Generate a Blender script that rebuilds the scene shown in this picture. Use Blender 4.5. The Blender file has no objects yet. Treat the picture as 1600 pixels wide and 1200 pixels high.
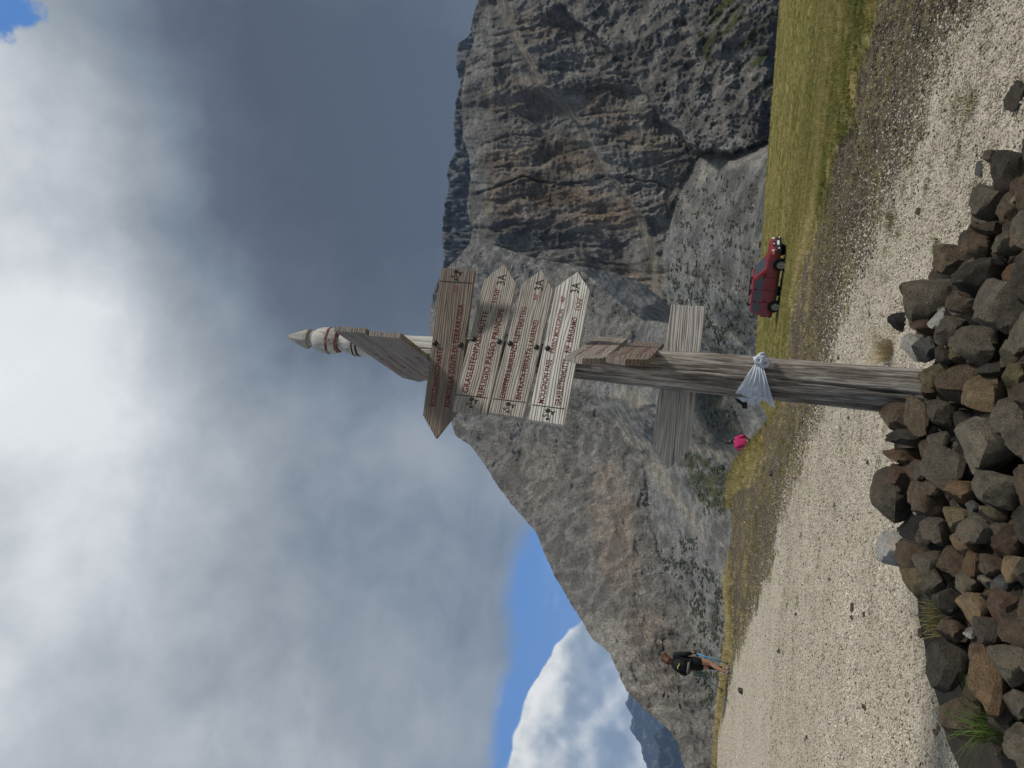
import bpy, bmesh, math, random
import numpy as np
from mathutils import Vector, Matrix, Euler
random.seed(7); rng = np.random.default_rng(11)
scene = bpy.context.scene
R = math.radians
# ------------------------------------------------------------------ camera
PITCH, ROLL, FPX, EYE = R(13.0), R(5.0), 1200.0, 1.6
CAM = np.array([0.0, 0.0, EYE])
_F = np.array([0, math.cos(PITCH), math.sin(PITCH)])
_U0 = np.array([0, -math.sin(PITCH), math.cos(PITCH)]); _R0 = np.array([1.0, 0, 0])
_R = math.cos(ROLL)*_R0 + math.sin(ROLL)*_U0
_U = math.cos(ROLL)*_U0 - math.sin(ROLL)*_R0
camd = bpy.data.cameras.new('camera'); cam = bpy.data.objects.new('camera', camd)
scene.collection.objects.link(cam)
X, Y, Z = -_U, _R, -_F                      # the phone was held on its side: picture right is down
cam.matrix_world = Matrix(((X[0], Y[0], Z[0], CAM[0]), (X[1], Y[1], Z[1], CAM[1]), (X[2], Y[2], Z[2], CAM[2]), (0, 0, 0, 1)))
camd.sensor_width = 36.0; camd.sensor_fit = 'HORIZONTAL'; camd.lens = 27.0
camd.clip_start = 0.05; camd.clip_end = 60000
scene.camera = cam
def ray(px, py):
    """direction of a picture point (1600x1200), forward component scaled so y is free"""
    px = np.asarray(px, float); py = np.asarray(py, float)
    d = _F + ((600-py)/FPX)[..., None]*_R + ((800-px)/FPX)[..., None]*_U
    return d
def at(px, py, D):
    d = ray(px, py); return CAM + d*(D/d[..., 1])[..., None]
def azel(px, py):
    d = ray(px, py)
    return np.degrees(np.arctan2(d[..., 0], d[..., 1])), np.degrees(np.arctan2(d[..., 2], np.hypot(d[..., 0], d[..., 1])))
# ------------------------------------------------------------------ light
SUN_EL, SUN_AZ = R(50), R(107)              # azimuth measured from north (+Y) towards east (+X)
sund = bpy.data.lights.new('sun', 'SUN'); sun = bpy.data.objects.new('sun', sund); scene.collection.objects.link(sun)
sund.energy = 3.2; sund.angle = R(8); sund.color = (1.0, 0.94, 0.85)
sdir = Vector((math.sin(SUN_AZ)*math.cos(SUN_EL), math.cos(SUN_AZ)*math.cos(SUN_EL), math.sin(SUN_EL)))
sun.rotation_euler = sdir.to_track_quat('Z', 'Y').to_euler()
scene.view_settings.view_transform = 'Standard'; scene.view_settings.look = 'None'
scene.view_settings.gamma = 1.0; scene.view_settings.use_curve_mapping = False
scene.view_settings.exposure = 0.0
scene.render.engine = 'CYCLES'
scene.cycles.max_bounces = 5; scene.cycles.volume_bounces = 0
# ------------------------------------------------------------------ node helpers
class NT:
    def __init__(self, tree): self.t = tree
    def n(self, typ, **kw):
        nd = self.t.nodes.new(typ)
        for k, v in kw.items(): setattr(nd, k, v)
        return nd
    def link(self, a, b): self.t.links.new(a, b)
    def inp(self, nd, i, v):
        if v is None: return
        s = nd.inputs[i]
        if hasattr(v, 'is_output'): self.link(v, s)
        else: s.default_value = v
    def math(self, op, a, b=None, c=None, clamp=False):
        nd = self.n('ShaderNodeMath', operation=op, use_clamp=clamp)
        self.inp(nd, 0, a); self.inp(nd, 1, b); self.inp(nd, 2, c)
        return nd.outputs[0]
    def vmath(self, op, a, b=None, scale=None):
        nd = self.n('ShaderNodeVectorMath', operation=op)
        self.inp(nd, 0, a); self.inp(nd, 1, b)
        if scale is not None: self.inp(nd, 3, scale)
        return nd.outputs[1] if op in ('DOT_PRODUCT', 'LENGTH', 'DISTANCE') else nd.outputs[0]
    def noise(self, vec, scale, detail=4, rough=.55, dist=0, lac=2.0):
        nd = self.n('ShaderNodeTexNoise'); self.inp(nd, 'Vector', vec); self.inp(nd, 'Scale', scale)
        nd.inputs['Detail'].default_value = detail; nd.inputs['Roughness'].default_value = rough
        nd.inputs['Distortion'].default_value = dist; nd.inputs['Lacunarity'].default_value = lac
        return nd.outputs[0]
    def ridged(self, vec, scale, detail=6, rough=.6):
        nd = self.n('ShaderNodeTexNoise', noise_type='RIDGED_MULTIFRACTAL'); self.inp(nd, 'Vector', vec); self.inp(nd, 'Scale', scale)
        nd.inputs['Detail'].default_value = detail; nd.inputs['Roughness'].default_value = rough; nd.inputs['Offset'].default_value = .9; nd.inputs['Gain'].default_value = 1.6
        return nd.outputs[0]
    def voro(self, vec, scale, feature='F1', out=0, rand=1.0):
        nd = self.n('ShaderNodeTexVoronoi', feature=feature); self.inp(nd, 'Vector', vec); self.inp(nd, 'Scale', scale)
        nd.inputs['Randomness'].default_value = rand
        return nd.outputs[out]
    def remap(self, v, a, b, c=0.0, d=1.0, smooth=True):
        nd = self.n('ShaderNodeMapRange', interpolation_type='SMOOTHSTEP' if smooth else 'LINEAR')
        self.inp(nd, 0, v); self.inp(nd, 1, a); self.inp(nd, 2, b); self.inp(nd, 3, c); self.inp(nd, 4, d)
        return nd.outputs[0]
    def mix(self, f, a, b, blend='MIX'):
        nd = self.n('ShaderNodeMix', data_type='RGBA', blend_type=blend)
        self.inp(nd, 0, f)
        for i, v in ((6, a), (7, b)):
            if isinstance(v, tuple) and len(v) == 3: v = v + (1,)
            self.inp(nd, i, v)
        return nd.outputs[2]
    def ramp(self, f, stops, interp='LINEAR'):
        nd = self.n('ShaderNodeValToRGB'); self.inp(nd, 0, f)
        nd.color_ramp.interpolation = interp
        els = nd.color_ramp.elements
        while len(els) < len(stops): els.new(0.5)
        for e, (p, c) in zip(els, stops):
            e.position = p; e.color = (c, c, c, 1) if isinstance(c, (int, float)) else tuple(c) + (1,)
        return nd.outputs[0]
    def mapping(self, vec, loc=(0, 0, 0), rot=(0, 0, 0), scale=(1, 1, 1)):
        nd = self.n('ShaderNodeMapping'); self.inp(nd, 0, vec)
        nd.inputs[1].default_value = loc; nd.inputs[2].default_value = rot; nd.inputs[3].default_value = scale
        return nd.outputs[0]
    def attr(self, name, typ='GEOMETRY', out=0):
        nd = self.n('ShaderNodeAttribute', attribute_type=typ, attribute_name=name); return nd.outputs[out]
    def combine(self, x, y, z):
        nd = self.n('ShaderNodeCombineXYZ'); self.inp(nd, 0, x); self.inp(nd, 1, y); self.inp(nd, 2, z); return nd.outputs[0]
def new_mat(name, rough=0.9, spec=0.25):
    m = bpy.data.materials.new(name); m.use_nodes = True
    g = NT(m.node_tree); b = m.node_tree.nodes['Principled BSDF']
    b.inputs['Roughness'].default_value = rough; b.inputs['Specular IOR Level'].default_value = spec
    g.bsdf = b; g.coord = None
    def coord(out='Object'):
        return g.n('ShaderNodeTexCoord').outputs[out]
    g.co = coord
    g.color = lambda c: g.inp(b, 'Base Color', c + (1,) if isinstance(c, tuple) and len(c) == 3 else c)
    def bump(h, strength=0.5, dist=0.01, normal=None):
        nd = g.n('ShaderNodeBump'); nd.inputs['Strength'].default_value = strength; nd.inputs['Distance'].default_value = dist
        g.inp(nd, 'Height', h)
        if normal is not None: g.inp(nd, 'Normal', normal)
        g.link(nd.outputs[0], b.inputs['Normal']); return nd.outputs[0]
    g.bump = bump
    return m, g
def plain(name, col, rough=0.6, spec=0.4, metal=0.0, var=0.12, scale=40):
    m, g = new_mat(name, rough, spec); g.bsdf.inputs['Metallic'].default_value = metal
    n = g.noise(g.co(), scale, 3)
    c0 = tuple(max(0, c*(1-var)) for c in col); c1 = tuple(min(1, c*(1+var)) for c in col)
    g.color(g.mix(n, c0, c1)); return m
# ------------------------------------------------------------------ sky
world = bpy.data.worlds.new('World'); scene.world = world; world.use_nodes = True
W = NT(world.node_tree); wt = world.node_tree; bg = wt.nodes['Background']
SKY_STRENGTH = 0.10
world.cycles.sampling_method = 'MANUAL'; world.cycles.sample_map_resolution = 256
bg.inputs[1].default_value = SKY_STRENGTH
def unit(px, py):
    d = ray(px, py); return tuple(float(v) for v in d/np.linalg.norm(d))
def build_sky():
    sky = W.n('ShaderNodeTexSky', sky_type='NISHITA', sun_disc=False)
    sky.sun_elevation = SUN_EL; sky.sun_rotation = SUN_AZ; sky.altitude = 2400; sky.air_density = 1.0; sky.dust_density = 0.3; sky.ozone_density = 1.5
    D = W.n('ShaderNodeTexCoord').outputs['Generated']
    # flat cloud deck: direction projected on a plane overhead
    sep = W.n('ShaderNodeSeparateXYZ'); W.link(D, sep.inputs[0])
    zz = W.math('ADD', W.math('ABSOLUTE', sep.outputs[2]), 0.22)
    P = W.combine(W.math('DIVIDE', sep.outputs[0], zz), W.math('DIVIDE', sep.outputs[1], zz), 0.0)
    warp = W.n('ShaderNodeTexNoise'); W.link(P, warp.inputs['Vector']); warp.inputs['Scale'].default_value = 1.3; warp.inputs['Detail'].default_value = 3
    Pw = W.vmath('ADD', P, W.vmath('SCALE', warp.outputs[1], scale=0.30))
    def lump(px, py, size_deg, amp):
        u = unit(px, py); k = 1.0/(2*(R(size_deg))**2)*2
        dp = W.vmath('DOT_PRODUCT', D, u)
        e = W.math('EXPONENT', W.math('MULTIPLY', W.math('SUBTRACT', dp, 1.0), k))
        return W.math('MULTIPLY', e, amp)
    def total(ls):
        s = ls[0]
        for l in ls[1:]: s = W.math('ADD', s, l)
        return s
    n1 = W.noise(Pw, 1.6, 6, .55); n2 = W.noise(W.vmath('ADD', D, W.vmath('SCALE', warp.outputs[1], scale=.12)), 6.5, 7, .58)
    lumps = [lump(*a) for a in (
        (0, 190, 7, .22), (60, 120, 5, .09), (70, 520, 10, .10), (150, 480, 5, .05), (0, 620, 9, .09), (30, 860, 15, .12), (230, 580, 9, .07), (300, 760, 10, .05), (110, 330, 4, -.05), (60, 300, 4, -.01),
        (600, 40, 17, -.18), (650, 330, 14, -.19), (330, 100, 11, -.07), (420, 330, 9, -.05), (720, 200, 9, -.05),
        (480, 830, 11, -.055), (640, 780, 9, -.04), (690, 700, 4.5, .10), (735, 740, 3.5, .06), (770, 840, 3.5, -.05), (720, 1010, 5, -.03), (660, 930, 5, .02), (430, 1150, 16, .03))]
    B = total(lumps)
    B = W.math('ADD', W.math('ADD', B, 0.375), W.math('ADD', W.math('MULTIPLY', W.math('SUBTRACT', n1, .5), .28), W.math('MULTIPLY', W.math('SUBTRACT', n2, .5), .40)))
    deck = W.ramp(B, [(0.0, (0.070, 0.090, 0.130)), (.16, (.105, .132, .178)), (.30, (.205, .248, .303)), (.42, (.325, .365, .405)), (.54, (.50, .53, .57)), (.68, (.76, .79, .82)), (.95, (.95, .96, .97))])
    deck = W.vmath('SCALE', deck, scale=1.0/SKY_STRENGTH)
    # lower edge of the deck
    a = np.array(unit(822, 840)); b = np.array(unit(762, 1190)); nrm = np.cross(a, b); nrm /= np.linalg.norm(nrm)
    if np.dot(nrm, np.array(unit(500, 900))) < 0: nrm = -nrm
    edge = W.vmath('DOT_PRODUCT', D, tuple(float(v) for v in nrm))
    n3 = W.noise(D, 9, 5, .5)
    edge = W.math('ADD', edge, W.math('MULTIPLY', W.math('SUBTRACT', n3, .5), .075))
    m_deck = W.remap(edge, -.012, .016)
    # torn patch of blue high on the right
    hole = W.math('ADD', lump(-12, 8, 2.0, 1.0), W.math('MULTIPLY', W.math('SUBTRACT', W.noise(D, 22, 5, .6), .5), 1.3))
    m_deck = W.math('MULTIPLY', m_deck, W.math('SUBTRACT', 1.0, W.remap(hole, .55, .80)))
    # clear sky, a little veiled low down
    skyc = W.mix(0.0, sky.outputs[0], sky.outputs[0])
    clear = W.mix(0.85, skyc, tuple(c/SKY_STRENGTH for c in (.080, .235, .60)))
    wisps = W.remap(W.noise(W.mapping(D, scale=(1, 1, 3)), 9, 6, .6), .56, .85, 0, .35)
    clear = W.mix(wisps, clear, tuple(c/SKY_STRENGTH for c in (.62, .68, .76)))
    # heaped clouds low on the left
    c3 = total([lump(*a) for a in ((930, 960, 1.0, .5), (940, 985, 1.2, .6), (905, 1030, .9, .6), (925, 1050, 1.6, .7), (885, 1065, 1.0, .55), (900, 1090, 1.5, .7), (868, 1100, 1.0, .6), (885, 1135, 1.6, .7), (862, 1180, 1.3, .65), (900, 1180, 2.2, .7),
        (960, 1060, 2.4, .8), (980, 1120, 3.2, .9), (960, 1200, 3.4, .9), (890, 1270, 2.5, .8), (960, 1330, 5, .9), (1000, 1460, 7, .9), (1040, 1180, 4.5, .9))])
    def puff(off):
        v = W.vmath('ADD', D, off)
        wv = W.n('ShaderNodeTexNoise'); W.link(v, wv.inputs['Vector']); wv.inputs['Scale'].default_value = 28; wv.inputs['Detail'].default_value = 4
        v = W.vmath('ADD', v, W.vmath('SCALE', wv.outputs[1], scale=.022))
        a1 = W.noise(v, 14, 8, .55); a2 = W.math('SUBTRACT', 1.0, W.math('MULTIPLY', W.voro(v, 20, 'SMOOTH_F1'), 1.3)); a3 = W.math('SUBTRACT', 1.0, W.math('MULTIPLY', W.voro(v, 48, 'SMOOTH_F1'), 1.3))
        return W.math('ADD', W.math('MULTIPLY', a1, .55), W.math('ADD', W.math('MULTIPLY', a2, .28), W.math('MULTIPLY', a3, .14)))
    p0 = puff((0, 0, 0)); p1 = puff((.006, -.006, .018))
    fld = W.math('ADD', c3, W.math('MULTIPLY', W.math('SUBTRACT', p0, .5), 1.6))
    m_cu = W.remap(fld, .66, .80)
    rel = W.math('MULTIPLY', W.math('SUBTRACT', p0, p1), 2.8)
    layer = W.noise(W.mapping(D, scale=(1, 1, 3)), 7, 7, .6)
    edge_lit = W.remap(fld, .45, 1.1, .16, 0)
    hgt = W.remap(sep.outputs[2], .05, .165)                    # tops catch the sun, bases lie in their own shade
    lit = W.math('ADD', W.math('ADD', W.math('MULTIPLY', hgt, .44), .30), W.math('ADD', W.math('ADD', rel, edge_lit), W.math('MULTIPLY', W.math('SUBTRACT', layer, .5), W.remap(hgt, 0, 1, .8, .3))))
    cu = W.ramp(lit, [(0.0, (.22, .28, .35)), (.32, (.36, .42, .48)), (.55, (.58, .62, .64)), (.78, (.80, .81, .79)), (1.0, (.97, .96, .92))])
    cu = W.vmath('SCALE', cu, scale=1.0/SKY_STRENGTH)
    col = W.mix(m_cu, clear, cu)
    col = W.mix(m_deck, col, deck)
    W.link(col, bg.inputs[0])
build_sky()
# ------------------------------------------------------------------ numeric noise
_perm = rng.permutation(256); _perm = np.concatenate([_perm]*3)
_grad = rng.normal(size=(256, 3)); _grad /= np.linalg.norm(_grad, axis=1)[:, None]
def perlin(x, y, z=0.0):
    x, y, z = np.broadcast_arrays(np.asarray(x, float), np.asarray(y, float), np.asarray(z, float))
    xi = np.floor(x).astype(int); yi = np.floor(y).astype(int); zi = np.floor(z).astype(int)
    xf, yf, zf = x-xi, y-yi, z-zi
    u = xf**3*(xf*(xf*6-15)+10); v = yf**3*(yf*(yf*6-15)+10); w = zf**3*(zf*(zf*6-15)+10)
    xi &= 255; yi &= 255; zi &= 255
    def g(i, j, k):
        h = _perm[_perm[_perm[xi+i]+yi+j]+zi+k]; gr = _grad[h]
        return gr[..., 0]*(xf-i)+gr[..., 1]*(yf-j)+gr[..., 2]*(zf-k)
    l = lambda a, b, t: a+t*(b-a)
    return l(l(l(g(0,0,0), g(1,0,0), u), l(g(0,1,0), g(1,1,0), u), v), l(l(g(0,0,1), g(1,0,1), u), l(g(0,1,1), g(1,1,1), u), v), w)*1.6
def fbm(x, y, z=0.0, o=5, rough=.5, ridge=False):
    s = 0; a = 1; t = 0; x = np.asarray(x, float); y = np.asarray(y, float); z = np.asarray(z, float)
    for i in range(o):
        n = perlin(x*2**i+i*17.3, y*2**i+i*5.1, z*2**i+i*9.7)
        if ridge: n = 1-2*np.abs(n)
        s = s+a*n; t += a; a *= rough
    return s/t
def sstep(a, b, x):
    t = np.clip((x-a)/(b-a), 0, 1); return t*t*(3-2*t)
def cells(x, y, seed=0):
    """distance to nearest / second nearest jittered point, 2D"""
    xi = np.floor(x).astype(int); yi = np.floor(y).astype(int)
    d1 = np.full(np.shape(x), 9.0); d2 = d1.copy(); idv = np.zeros(np.shape(x))
    for i in (-1, 0, 1):
        for j in (-1, 0, 1):
            h = _perm[(_perm[(xi+i+seed) & 255]+yi+j) & 255]
            px = xi+i+(_grad[h, 0]*.5+.5); py = yi+j+(_grad[h, 1]*.5+.5)
            d = np.hypot(px-x, py-y)
            nb = d < d1
            d2 = np.where(nb, d1, np.minimum(d2, d)); idv = np.where(nb, h/255.0, idv); d1 = np.where(nb, d, d1)
    return d1, d2, idv
# ------------------------------------------------------------------ object helpers
def put(name, me, parent=None, loc=None, kind=None):
    o = bpy.data.objects.new(name, me); scene.collection.objects.link(o)
    if parent is not None: o.parent = parent
    if loc is not None: o.location = loc
    if kind: o['kind'] = kind
    return o
def tag(o, label, cat, group=None):
    o['label'] = label; o['category'] = cat
    if group: o['group'] = group
    return o
def empty(name, loc, rotz=0):
    o = bpy.data.objects.new(name, None); scene.collection.objects.link(o)
    o.location = loc; o.rotation_euler = (0, 0, rotz); o.empty_display_size = .2
    return o
def mesh_np(name, V, Fq, mat=None, smooth=True):
    me = bpy.data.meshes.new(name)
    V = np.asarray(V, np.float32); Fq = np.asarray(Fq, np.int32)
    k = Fq.shape[1]
    me.vertices.add(len(V)); me.vertices.foreach_set('co', V.ravel())
    me.loops.add(Fq.size); me.loops.foreach_set('vertex_index', Fq.ravel())
    me.polygons.add(len(Fq)); me.polygons.foreach_set('loop_start', np.arange(0, Fq.size, k, dtype=np.int32))
    me.polygons.foreach_set('use_smooth', np.full(len(Fq), smooth))
    me.update(calc_edges=True)
    if mat: me.materials.append(mat)
    return me
def grid_faces(nr, nc):
    i = np.arange(nr*nc).reshape(nr, nc)
    return np.stack([i[:-1, :-1], i[:-1, 1:], i[1:, 1:], i[1:, :-1]], -1).reshape(-1, 4)
def set_attr(me, name, arr, typ='FLOAT'):
    a = me.attributes.new(name, typ, 'POINT')
    if typ == 'FLOAT_COLOR':
        c = np.ones((len(arr), 4), np.float32); c[:, :3] = arr; a.data.foreach_set('color', c.ravel())
    elif typ == 'FLOAT_VECTOR': a.data.foreach_set('vector', np.asarray(arr, np.float32).ravel())
    else: a.data.foreach_set('value', np.asarray(arr, np.int32 if typ == 'INT' else np.float32))
def bm_mesh(name, bm, mat=None, smooth=False):
    me = bpy.data.meshes.new(name); bm.to_mesh(me); bm.free()
    if mat: me.materials.append(mat)
    if smooth:
        me.polygons.foreach_set('use_smooth', np.full(len(me.polygons), True))
    return me
# ------------------------------------------------------------------ ground
def terrain(x, y):
    x = np.asarray(x, float); y = np.asarray(y, float)
    r = np.hypot(x, y); az = np.degrees(np.arctan2(x, np.maximum(y, 1e-6)))
    w = sstep(-7.0, 2.5, az)
    # right: grass slope running down to a bench where the car stands
    yr = np.maximum(r-9.0, 0)
    zr = -0.086*np.sqrt(yr*yr+4)+.17
    zr = np.where(zr > -2.9, zr, -2.9)
    zr = -2.9+np.log1p(np.exp((zr+2.9)*6))/6
    rim_r = 56+.5*np.maximum(x, 0)
    zr = zr-0.38*np.maximum(r-rim_r, 0)
    # left: level path to a rim, then a steep fall
    rim_l = 22+3.0*sstep(-14, -24, az)
    dl = np.maximum(r-rim_l, 0)
    zl = -0.17*dl-.006*np.maximum(dl-12, 0)**1.5
    z = zl*(1-w)+zr*w
    # grassy hump at the rim and the bank in front of the car
    z = z+.24*np.exp(-((az+11.5)/3.2)**2-((r-21.0)/1.6)**2)
    z = z+.42*np.exp(-((az+4.8)/2.9)**2-((r-21.5)/1.8)**2)
    z = z+.20*np.exp(-((az-5.0)/5.0)**2-((r-17.0)/1.5)**2)
    z = z+.05*fbm(x*.35, y*.35, 3.1, 3)+.018*fbm(x*1.7, y*1.7, 1.0, 3)*sstep(30, 8, r)
    return z
def hit(px, py, fn=None, rmin=2.0, rmax=140.0):
    fn = fn or terrain
    d = ray(px, py); d = d/np.hypot(d[..., 0], d[..., 1])[..., None]
    t = np.full(d.shape[:-1], rmin); done = np.zeros(d.shape[:-1], bool); lo = t.copy()
    for i in range(240):
        P = CAM+d*t[..., None]
        done = done | (P[..., 2] <= fn(P[..., 0], P[..., 1])) | (t > rmax)
        if done.all(): break
        lo = np.where(done, lo, t); t = np.where(done, t, t*1.02)
    hi = t
    for i in range(10):
        mid = (lo+hi)/2; P = CAM+d*mid[..., None]; b = P[..., 2] <= fn(P[..., 0], P[..., 1])
        hi = np.where(b, mid, hi); lo = np.where(b, lo, mid)
    return CAM+d*hi[..., None]
_path_px = np.array([(1600, -130), (1560, -40), (1542, 14), (1491, 57), (1471, 115), (1450, 167), (1436, 224), (1399, 287), (1384, 340), (1340, 440), (1315, 520), (1292, 590), (1284, 640), (1268, 690), (1250, 735), (1234, 765), (1220, 817), (1205, 883), (1180, 950), (1162, 1000), (1143, 1058), (1133, 1100), (1122, 1165), (1112, 1230), (1100, 1330)], float)
_mead_px = np.array([(1430, -130), (1400, -40), (1381, 0), (1370, 57), (1350, 130), (1338, 201), (1315, 230), (1301, 287), (1283, 340), (1262, 400), (1245, 470), (1224, 510), (1218, 560), (1212, 640), (1196, 700), (1172, 760), (1144, 830), (1140, 900), (1143, 980), (1140, 1040), (1128, 1100), (1117, 1165), (1107, 1230), (1095, 1330)], float)
def _polar(px):
    p = hit(px[:, 0], px[:, 1]); az = np.degrees(np.arctan2(p[:, 0], p[:, 1])); r = np.hypot(p[:, 0], p[:, 1])
    o = np.argsort(az); return az[o], r[o]
PA, PR = _polar(_path_px); MA, MR = _polar(_mead_px)
MRc = np.minimum(MR, 24.5)
def regions(x, y):
    """weights of path and meadow at a ground point"""
    r = np.hypot(x, y); az = np.degrees(np.arctan2(x, y))
    rp = np.interp(az, PA, PR); rm = np.interp(az, MA, MRc)
    rp = np.minimum(rp, rm*.985)
    n = fbm(x*.8, y*.8, 7.7, 4, .6)
    pw = sstep(1.0, -1.0, (r/rp-1+.09*n+.05*fbm(x*3, y*3, 4.2, 4, .65))/.085)
    mw = sstep(-1.0, 1.0, (r/rm-1+.10*n+.04*fbm(x*4, y*4, 2.2, 3))/.045)
    return pw, mw
def build_ground():
    az = np.concatenate([np.arange(-180, -40, 2.5), np.arange(-40, 40.01, .10), np.arange(42.5, 180.1, 2.5)])
    r = np.concatenate([np.linspace(.05, 2.6, 8)[:-1], 2.6*1.0085**np.arange(0, 480)]); r = r[r < 140]
    A, Rr = np.meshgrid(np.radians(az), r, indexing='ij')
    x = Rr*np.sin(A); y = Rr*np.cos(A)
    pw, mw = regions(x, y)
    z = terrain(x, y)
    near = sstep(26, 9, Rr)
    z = z+.09*mw*near                                                     # the sod stands a hand above the bare strip
    z = z+near*(1-pw)*(1-mw)*(.02*fbm(x*5, y*5, .3, 3))+near*pw*.007*fbm(x*9, y*9, 4.4, 3)
    z = z+mw*sstep(60, 15, Rr)*.05*fbm(x*1.1, y*1.1, 8.8, 4)
    V = np.stack([x, y, z], -1).reshape(-1, 3)
    F = grid_faces(*x.shape)
    m, g = new_mat('ground', .95, .1)
    co = g.co('Object'); p = g.attr('path', out=2); md = g.attr('meadow', out=2)
    # pale crushed limestone
    v1 = g.voro(co, 62, out=0); vc = g.n('ShaderNodeTexVoronoi'); g.inp(vc, 'Vector', co); vc.inputs['Scale'].default_value = 62
    hsv = g.n('ShaderNodeSeparateColor'); g.link(vc.outputs[1], hsv.inputs[0])
    grav = g.ramp(hsv.outputs[0], [(0, (.22, .19, .145)), (.3, (.37, .33, .262)), (.75, (.47, .425, .345)), (1, (.54, .50, .42))])
    grav = g.mix(g.remap(g.noise(co, .9, 5, .6), .40, .72, 0, .5), grav, (.44, .40, .33))
    grav = g.mix(g.remap(g.noise(co, 34, 3, .6), .62, .72, 0, .75), grav, (.16, .145, .12))
    # dark volcanic soil with scattered chips
    soil = g.mix(g.noise(co, 6, 6, .65), (.046, .037, .027), (.120, .096, .068))
    soil = g.mix(g.remap(g.noise(co, 1.6, 5, .6), .46, .62, 0, .6), soil, (.14, .125, .055))
    chips = g.math('MULTIPLY', g.remap(v1, .42, .25), g.remap(hsv.outputs[1], .80, .84))
    soil = g.mix(chips, soil, (.52, .49, .43))
    # alpine turf under the blades
    turf = g.mix(g.remap(g.noise(co, .55, 6, .66), .3, .7), (.085, .095, .020), (.27, .215, .085))
    turf = g.mix(g.remap(g.noise(g.mapping(co, scale=(.35, 1.8, 1)), .5, 4, .6), .42, .62, 0, .7), turf, (.165, .165, .042))
    turf = g.mix(g.remap(g.noise(co, 3.5, 5, .7), .48, .70, 0, .7), turf, (.06, .058, .02))
    turf = g.mix(g.remap(g.noise(g.mapping(co, scale=(.18, 1.6, 1), rot=(0, 0, .25)), .8, 4, .55), .55, .70, 0, .8), turf, (.34, .27, .12))
    pn = g.math('ADD', p, g.math('MULTIPLY', g.math('SUBTRACT', g.noise(co, 14, 6, .75), .5), 1.7))
    c = g.mix(g.remap(pn, .38, .58), soil, grav)
    mn = g.math('ADD', md, g.math('MULTIPLY', g.math('SUBTRACT', g.noise(co, 7, 6, .75), .5), 1.5))
    c = g.mix(g.remap(mn, .35, .65), c, turf)
    g.color(c)
    h = g.math('ADD', g.math('MULTIPLY', v1, -.8), g.math('MULTIPLY', g.noise(co, 25, 4, .6), .6))
    g.bump(h, .55, .015)
    Fpw = pw.reshape(-1)[F].mean(1); Fmw = mw.reshape(-1)[F].mean(1)
    cls = np.where(Fpw > .5, 0, np.where(Fmw > .5, 2, 1))
    for k, nm in enumerate(('path', 'verge', 'meadow')):
        f = F[cls == k]; used = np.unique(f); mp = np.zeros(len(V), int); mp[used] = np.arange(len(used))
        me = mesh_np(nm, V[used], mp[f][:, ::-1], m); set_attr(me, 'path', pw.reshape(-1)[used]); set_attr(me, 'meadow', mw.reshape(-1)[used])
        put(nm, me, kind='structure')
build_ground()
# ------------------------------------------------------------------ mountains
DEG = 21.0                                  # about 21 picture pixels to a degree
def pxpts(lst):
    a = np.array(lst, float); az, el = azel(a[:, 0], a[:, 1]); return np.stack([az, el], 1)
def seg_dist(A, E, pts):
    d = np.full(A.shape, 1e9)
    for (a0, e0), (a1, e1) in zip(pts[:-1], pts[1:]):
        dx, dy = a1-a0, e1-e0; L = dx*dx+dy*dy+1e-9
        t = np.clip(((A-a0)*dx+(E-e0)*dy)/L, 0, 1)
        d = np.minimum(d, np.hypot(A-a0-t*dx, E-e0-t*dy))
    return d
def inside(A, E, pts):
    c = np.zeros(A.shape, bool); n = len(pts)
    for i in range(n):
        a0, e0 = pts[i]; a1, e1 = pts[(i+1) % n]
        cond = ((e0 > E) != (e1 > E))
        with np.errstate(divide='ignore', invalid='ignore'):
            xx = (a1-a0)*(E-e0)/(e1-e0+1e-12)+a0
        c ^= cond & (A < xx)
    return c
def area(A, E, lst, soft=.5, wob=None):
    """soft mask of a picture polygon on the mountain side, in degrees"""
    pts = pxpts(lst)
    if wob is not None: A = A+wob[0]; E = E+wob[1]
    d = seg_dist(A, E, np.vstack([pts, pts[:1]])); s = np.where(inside(A, E, pts), d, -d)
    return sstep(-soft, soft, s)
def line_el(lst, A):
    p = pxpts(lst); o = np.argsort(p[:, 0]); return np.interp(A, p[o, 0], p[o, 1])
def rock_material(name, fine=1.0):
    m, g = new_mat(name, .95, .1)
    co = g.co('Object'); c = g.attr('col')
    n = g.noise(co, .22*fine, 8, .68); n2 = g.noise(g.mapping(co, scale=(1, 1, .35)), .75*fine, 6, .7)
    f = g.math('ADD', g.math('MULTIPLY', n, .75), g.math('MULTIPLY', n2, .75))
    n3 = g.noise(co, 1.1*fine, 4, .7); f = g.math('ADD', f, g.math('MULTIPLY', g.math('SUBTRACT', n3, .5), .35)); tone = g.remap(f, .46, 1.04, .52, 1.44, smooth=False)
    rd = g.ridged(g.mapping(co, scale=(1, 1, .55)), .06*fine, 9, .72); crease = g.remap(rd, 0.55, 1.5, .70, 1.18, smooth=False); tone = g.math('MULTIPLY', tone, crease)
    g.color(g.mix(1.0, c, g.combine(tone, tone, tone), 'MULTIPLY'))
    v = g.voro(g.vmath('ADD', co, g.vmath('SCALE', g.combine(n, n2, n), scale=9.0)), .30*fine, 'DISTANCE_TO_EDGE')
    crk = g.remap(v, 0, .10)
    h = g.math('ADD', g.math('MULTIPLY', n, 2.4), g.math('ADD', g.math('MULTIPLY', n2, 1.6), g.math('ADD', g.math('MULTIPLY', crk, .35), g.math('MULTIPLY', g.math('MINIMUM', rd, 2.0), 1.0))))
    g.bump(h, .9, 2.2/fine)
    return m
ROCK = rock_material('limestone')
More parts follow.
